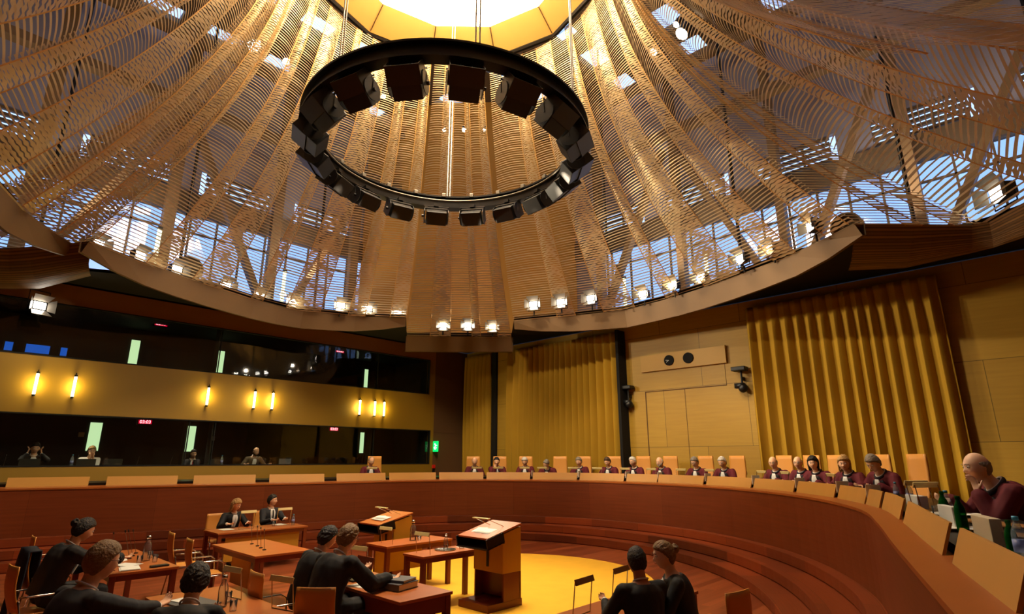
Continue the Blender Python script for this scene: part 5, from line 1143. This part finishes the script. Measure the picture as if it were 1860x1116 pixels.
# fronts of files that stick out between the screens
def gap_item(px, lab, m):
    s = s_of_px(px, .29, 1.66); p, n = on_curve(s, .31, 1.642); t = thing('document', lab, 'document', p, math.atan2(-n.y, -n.x) - R(90)); mb = MB(); mb.box((0, 0, .085), (.012, .18, .17)); mb.build('sheets', m, t)
for px, lab in ((967, 'document edge poking between screens before white haired judge'), (1052, 'tall white document between screens before grey haired judge'), (1139, 'document between screens beside the black wall gap'), (1198, 'document between screens under the bearded judge'), (1285, 'document between screens left of wall telephone'), (1372, 'document between screens at the left edge of large curtain'), (1452, 'document between screens beside dark haired woman'), (1529, 'document between screens under the blond judge'), (1585, 'document between screens under the tall judge')): gap_item(px, lab, M_paper)
# nearer end of the desk: boxes, bottles, glasses, folders
def ds(px, py, z=1.642):
    p = hit(px, py, z); b = min(range(len(CURVE)), key=lambda i: (CURVE[i].x - p.x) ** 2 + (CURVE[i].y - p.y) ** 2); o = (p - CURVE[b]).dot(NRM[b])
    if o < .42: p = p + NRM[b] * (.42 - o)
    return Vector((p.x, p.y, z))
def placard(lab, px, py, rz, d, m, tilt=0):
    p = ds(px, py); t = thing('document_box', lab, 'box', p, rz); mb = MB(); mb.box((0, 0, d[2] / 2), d); mb.build('box_body', m, t, bevel=.004); mb = MB(); mb.box((-d[0] * .36, -d[1] / 2 - .001, d[2] / 2), (d[0] * .12, .002, d[2] * .8)); mb.build('label', M_blue, t); return t
placard('white box file beside the tall judge on the desk', 1622, 922, R(30), (.30, .1, .13), M_white); placard('white box with violet screen at the middle of right desk', 1712, 955, R(25), (.30, .05, .15), M_white); placard('beige document box with turquoise stripe on the right desk', 1770, 992, R(22), (.30, .06, .17), mat('beige_card', rgb(196, 180, 150), .6))
bottle('water bottle with blue cap next to the white box file', ds(1608, 910), s=1.0); bottle('water bottle with blue cap behind the lamp of right desk', ds(1655, 918), s=1.1); bottle('water bottle with blue cap at the centre of right desk', ds(1727, 948), s=1.1); bottle('large water bottle with turquoise cap in the right foreground', ds(1755, 1018), h=.23, s=.95)
bottle('green glass bottle left of the white papers on right desk', ds(1693, 950), M_green, M_green, label_=False, s=1.1); bottle('green glass bottle behind the turquoise capped bottle', ds(1750, 968), M_green, M_green, label_=False, s=1.1); bottle('dark green bottle beside the turquoise capped bottle', ds(1775, 1012), M_green, M_green, label_=False, s=.85)
for i, (px, py) in enumerate(((1703, 940), (1787, 990), (1808, 996), (1832, 1000))): tumbler('drinking glass on the right desk, %s' % ('beside green bottle', 'nearest turquoise capped bottle', 'in the middle of foreground row', 'rightmost of foreground row')[i], ds(px, py))
sheet('white papers under the bald judge on right desk', ds(1735, 935), R(25), (.3, .42), 3); sheet('second white papers on right desk', ds(1700, 958), R(20), (.2, .3), 2); sheet('white printed sheet in the lowest right corner', ds(1767, 1024), R(18), (.24, .32), 2)
for i, (px, py) in enumerate(((1790, 950), (1835, 975), (1845, 958))):
    t = thing('folder', 'brown leather folder on the right desk, %s' % ('under the arm of bald judge', 'lower one', 'rightmost one')[i], 'folder', ds(px, py), R(20 + i * 14)); mb = MB(); mb.box((0, 0, .008), (.3, .22, .016)); mb.build('cover', M_brown, t, bevel=.004)
for px, py, w in ((1672, 925, 'pale reading lamp leaning behind water bottles on right desk'), (1690, 932, 'second pale reading lamp on right desk')): desk_lamp(w, ds(px, py), R(150), .26)
t = thing('picture_frame', 'white framed tablet lying at the extreme lower right', 'tablet', ds(1850, 1016), R(14)); mb = MB(); mb.box((0, 0, .012), (.34, .24, .024)); mb.build('frame', M_white, t, bevel=.006); mb = MB(); mb.box((0, 0, .0245), (.28, .19, .002)); mb.build('screen', M_file, t)
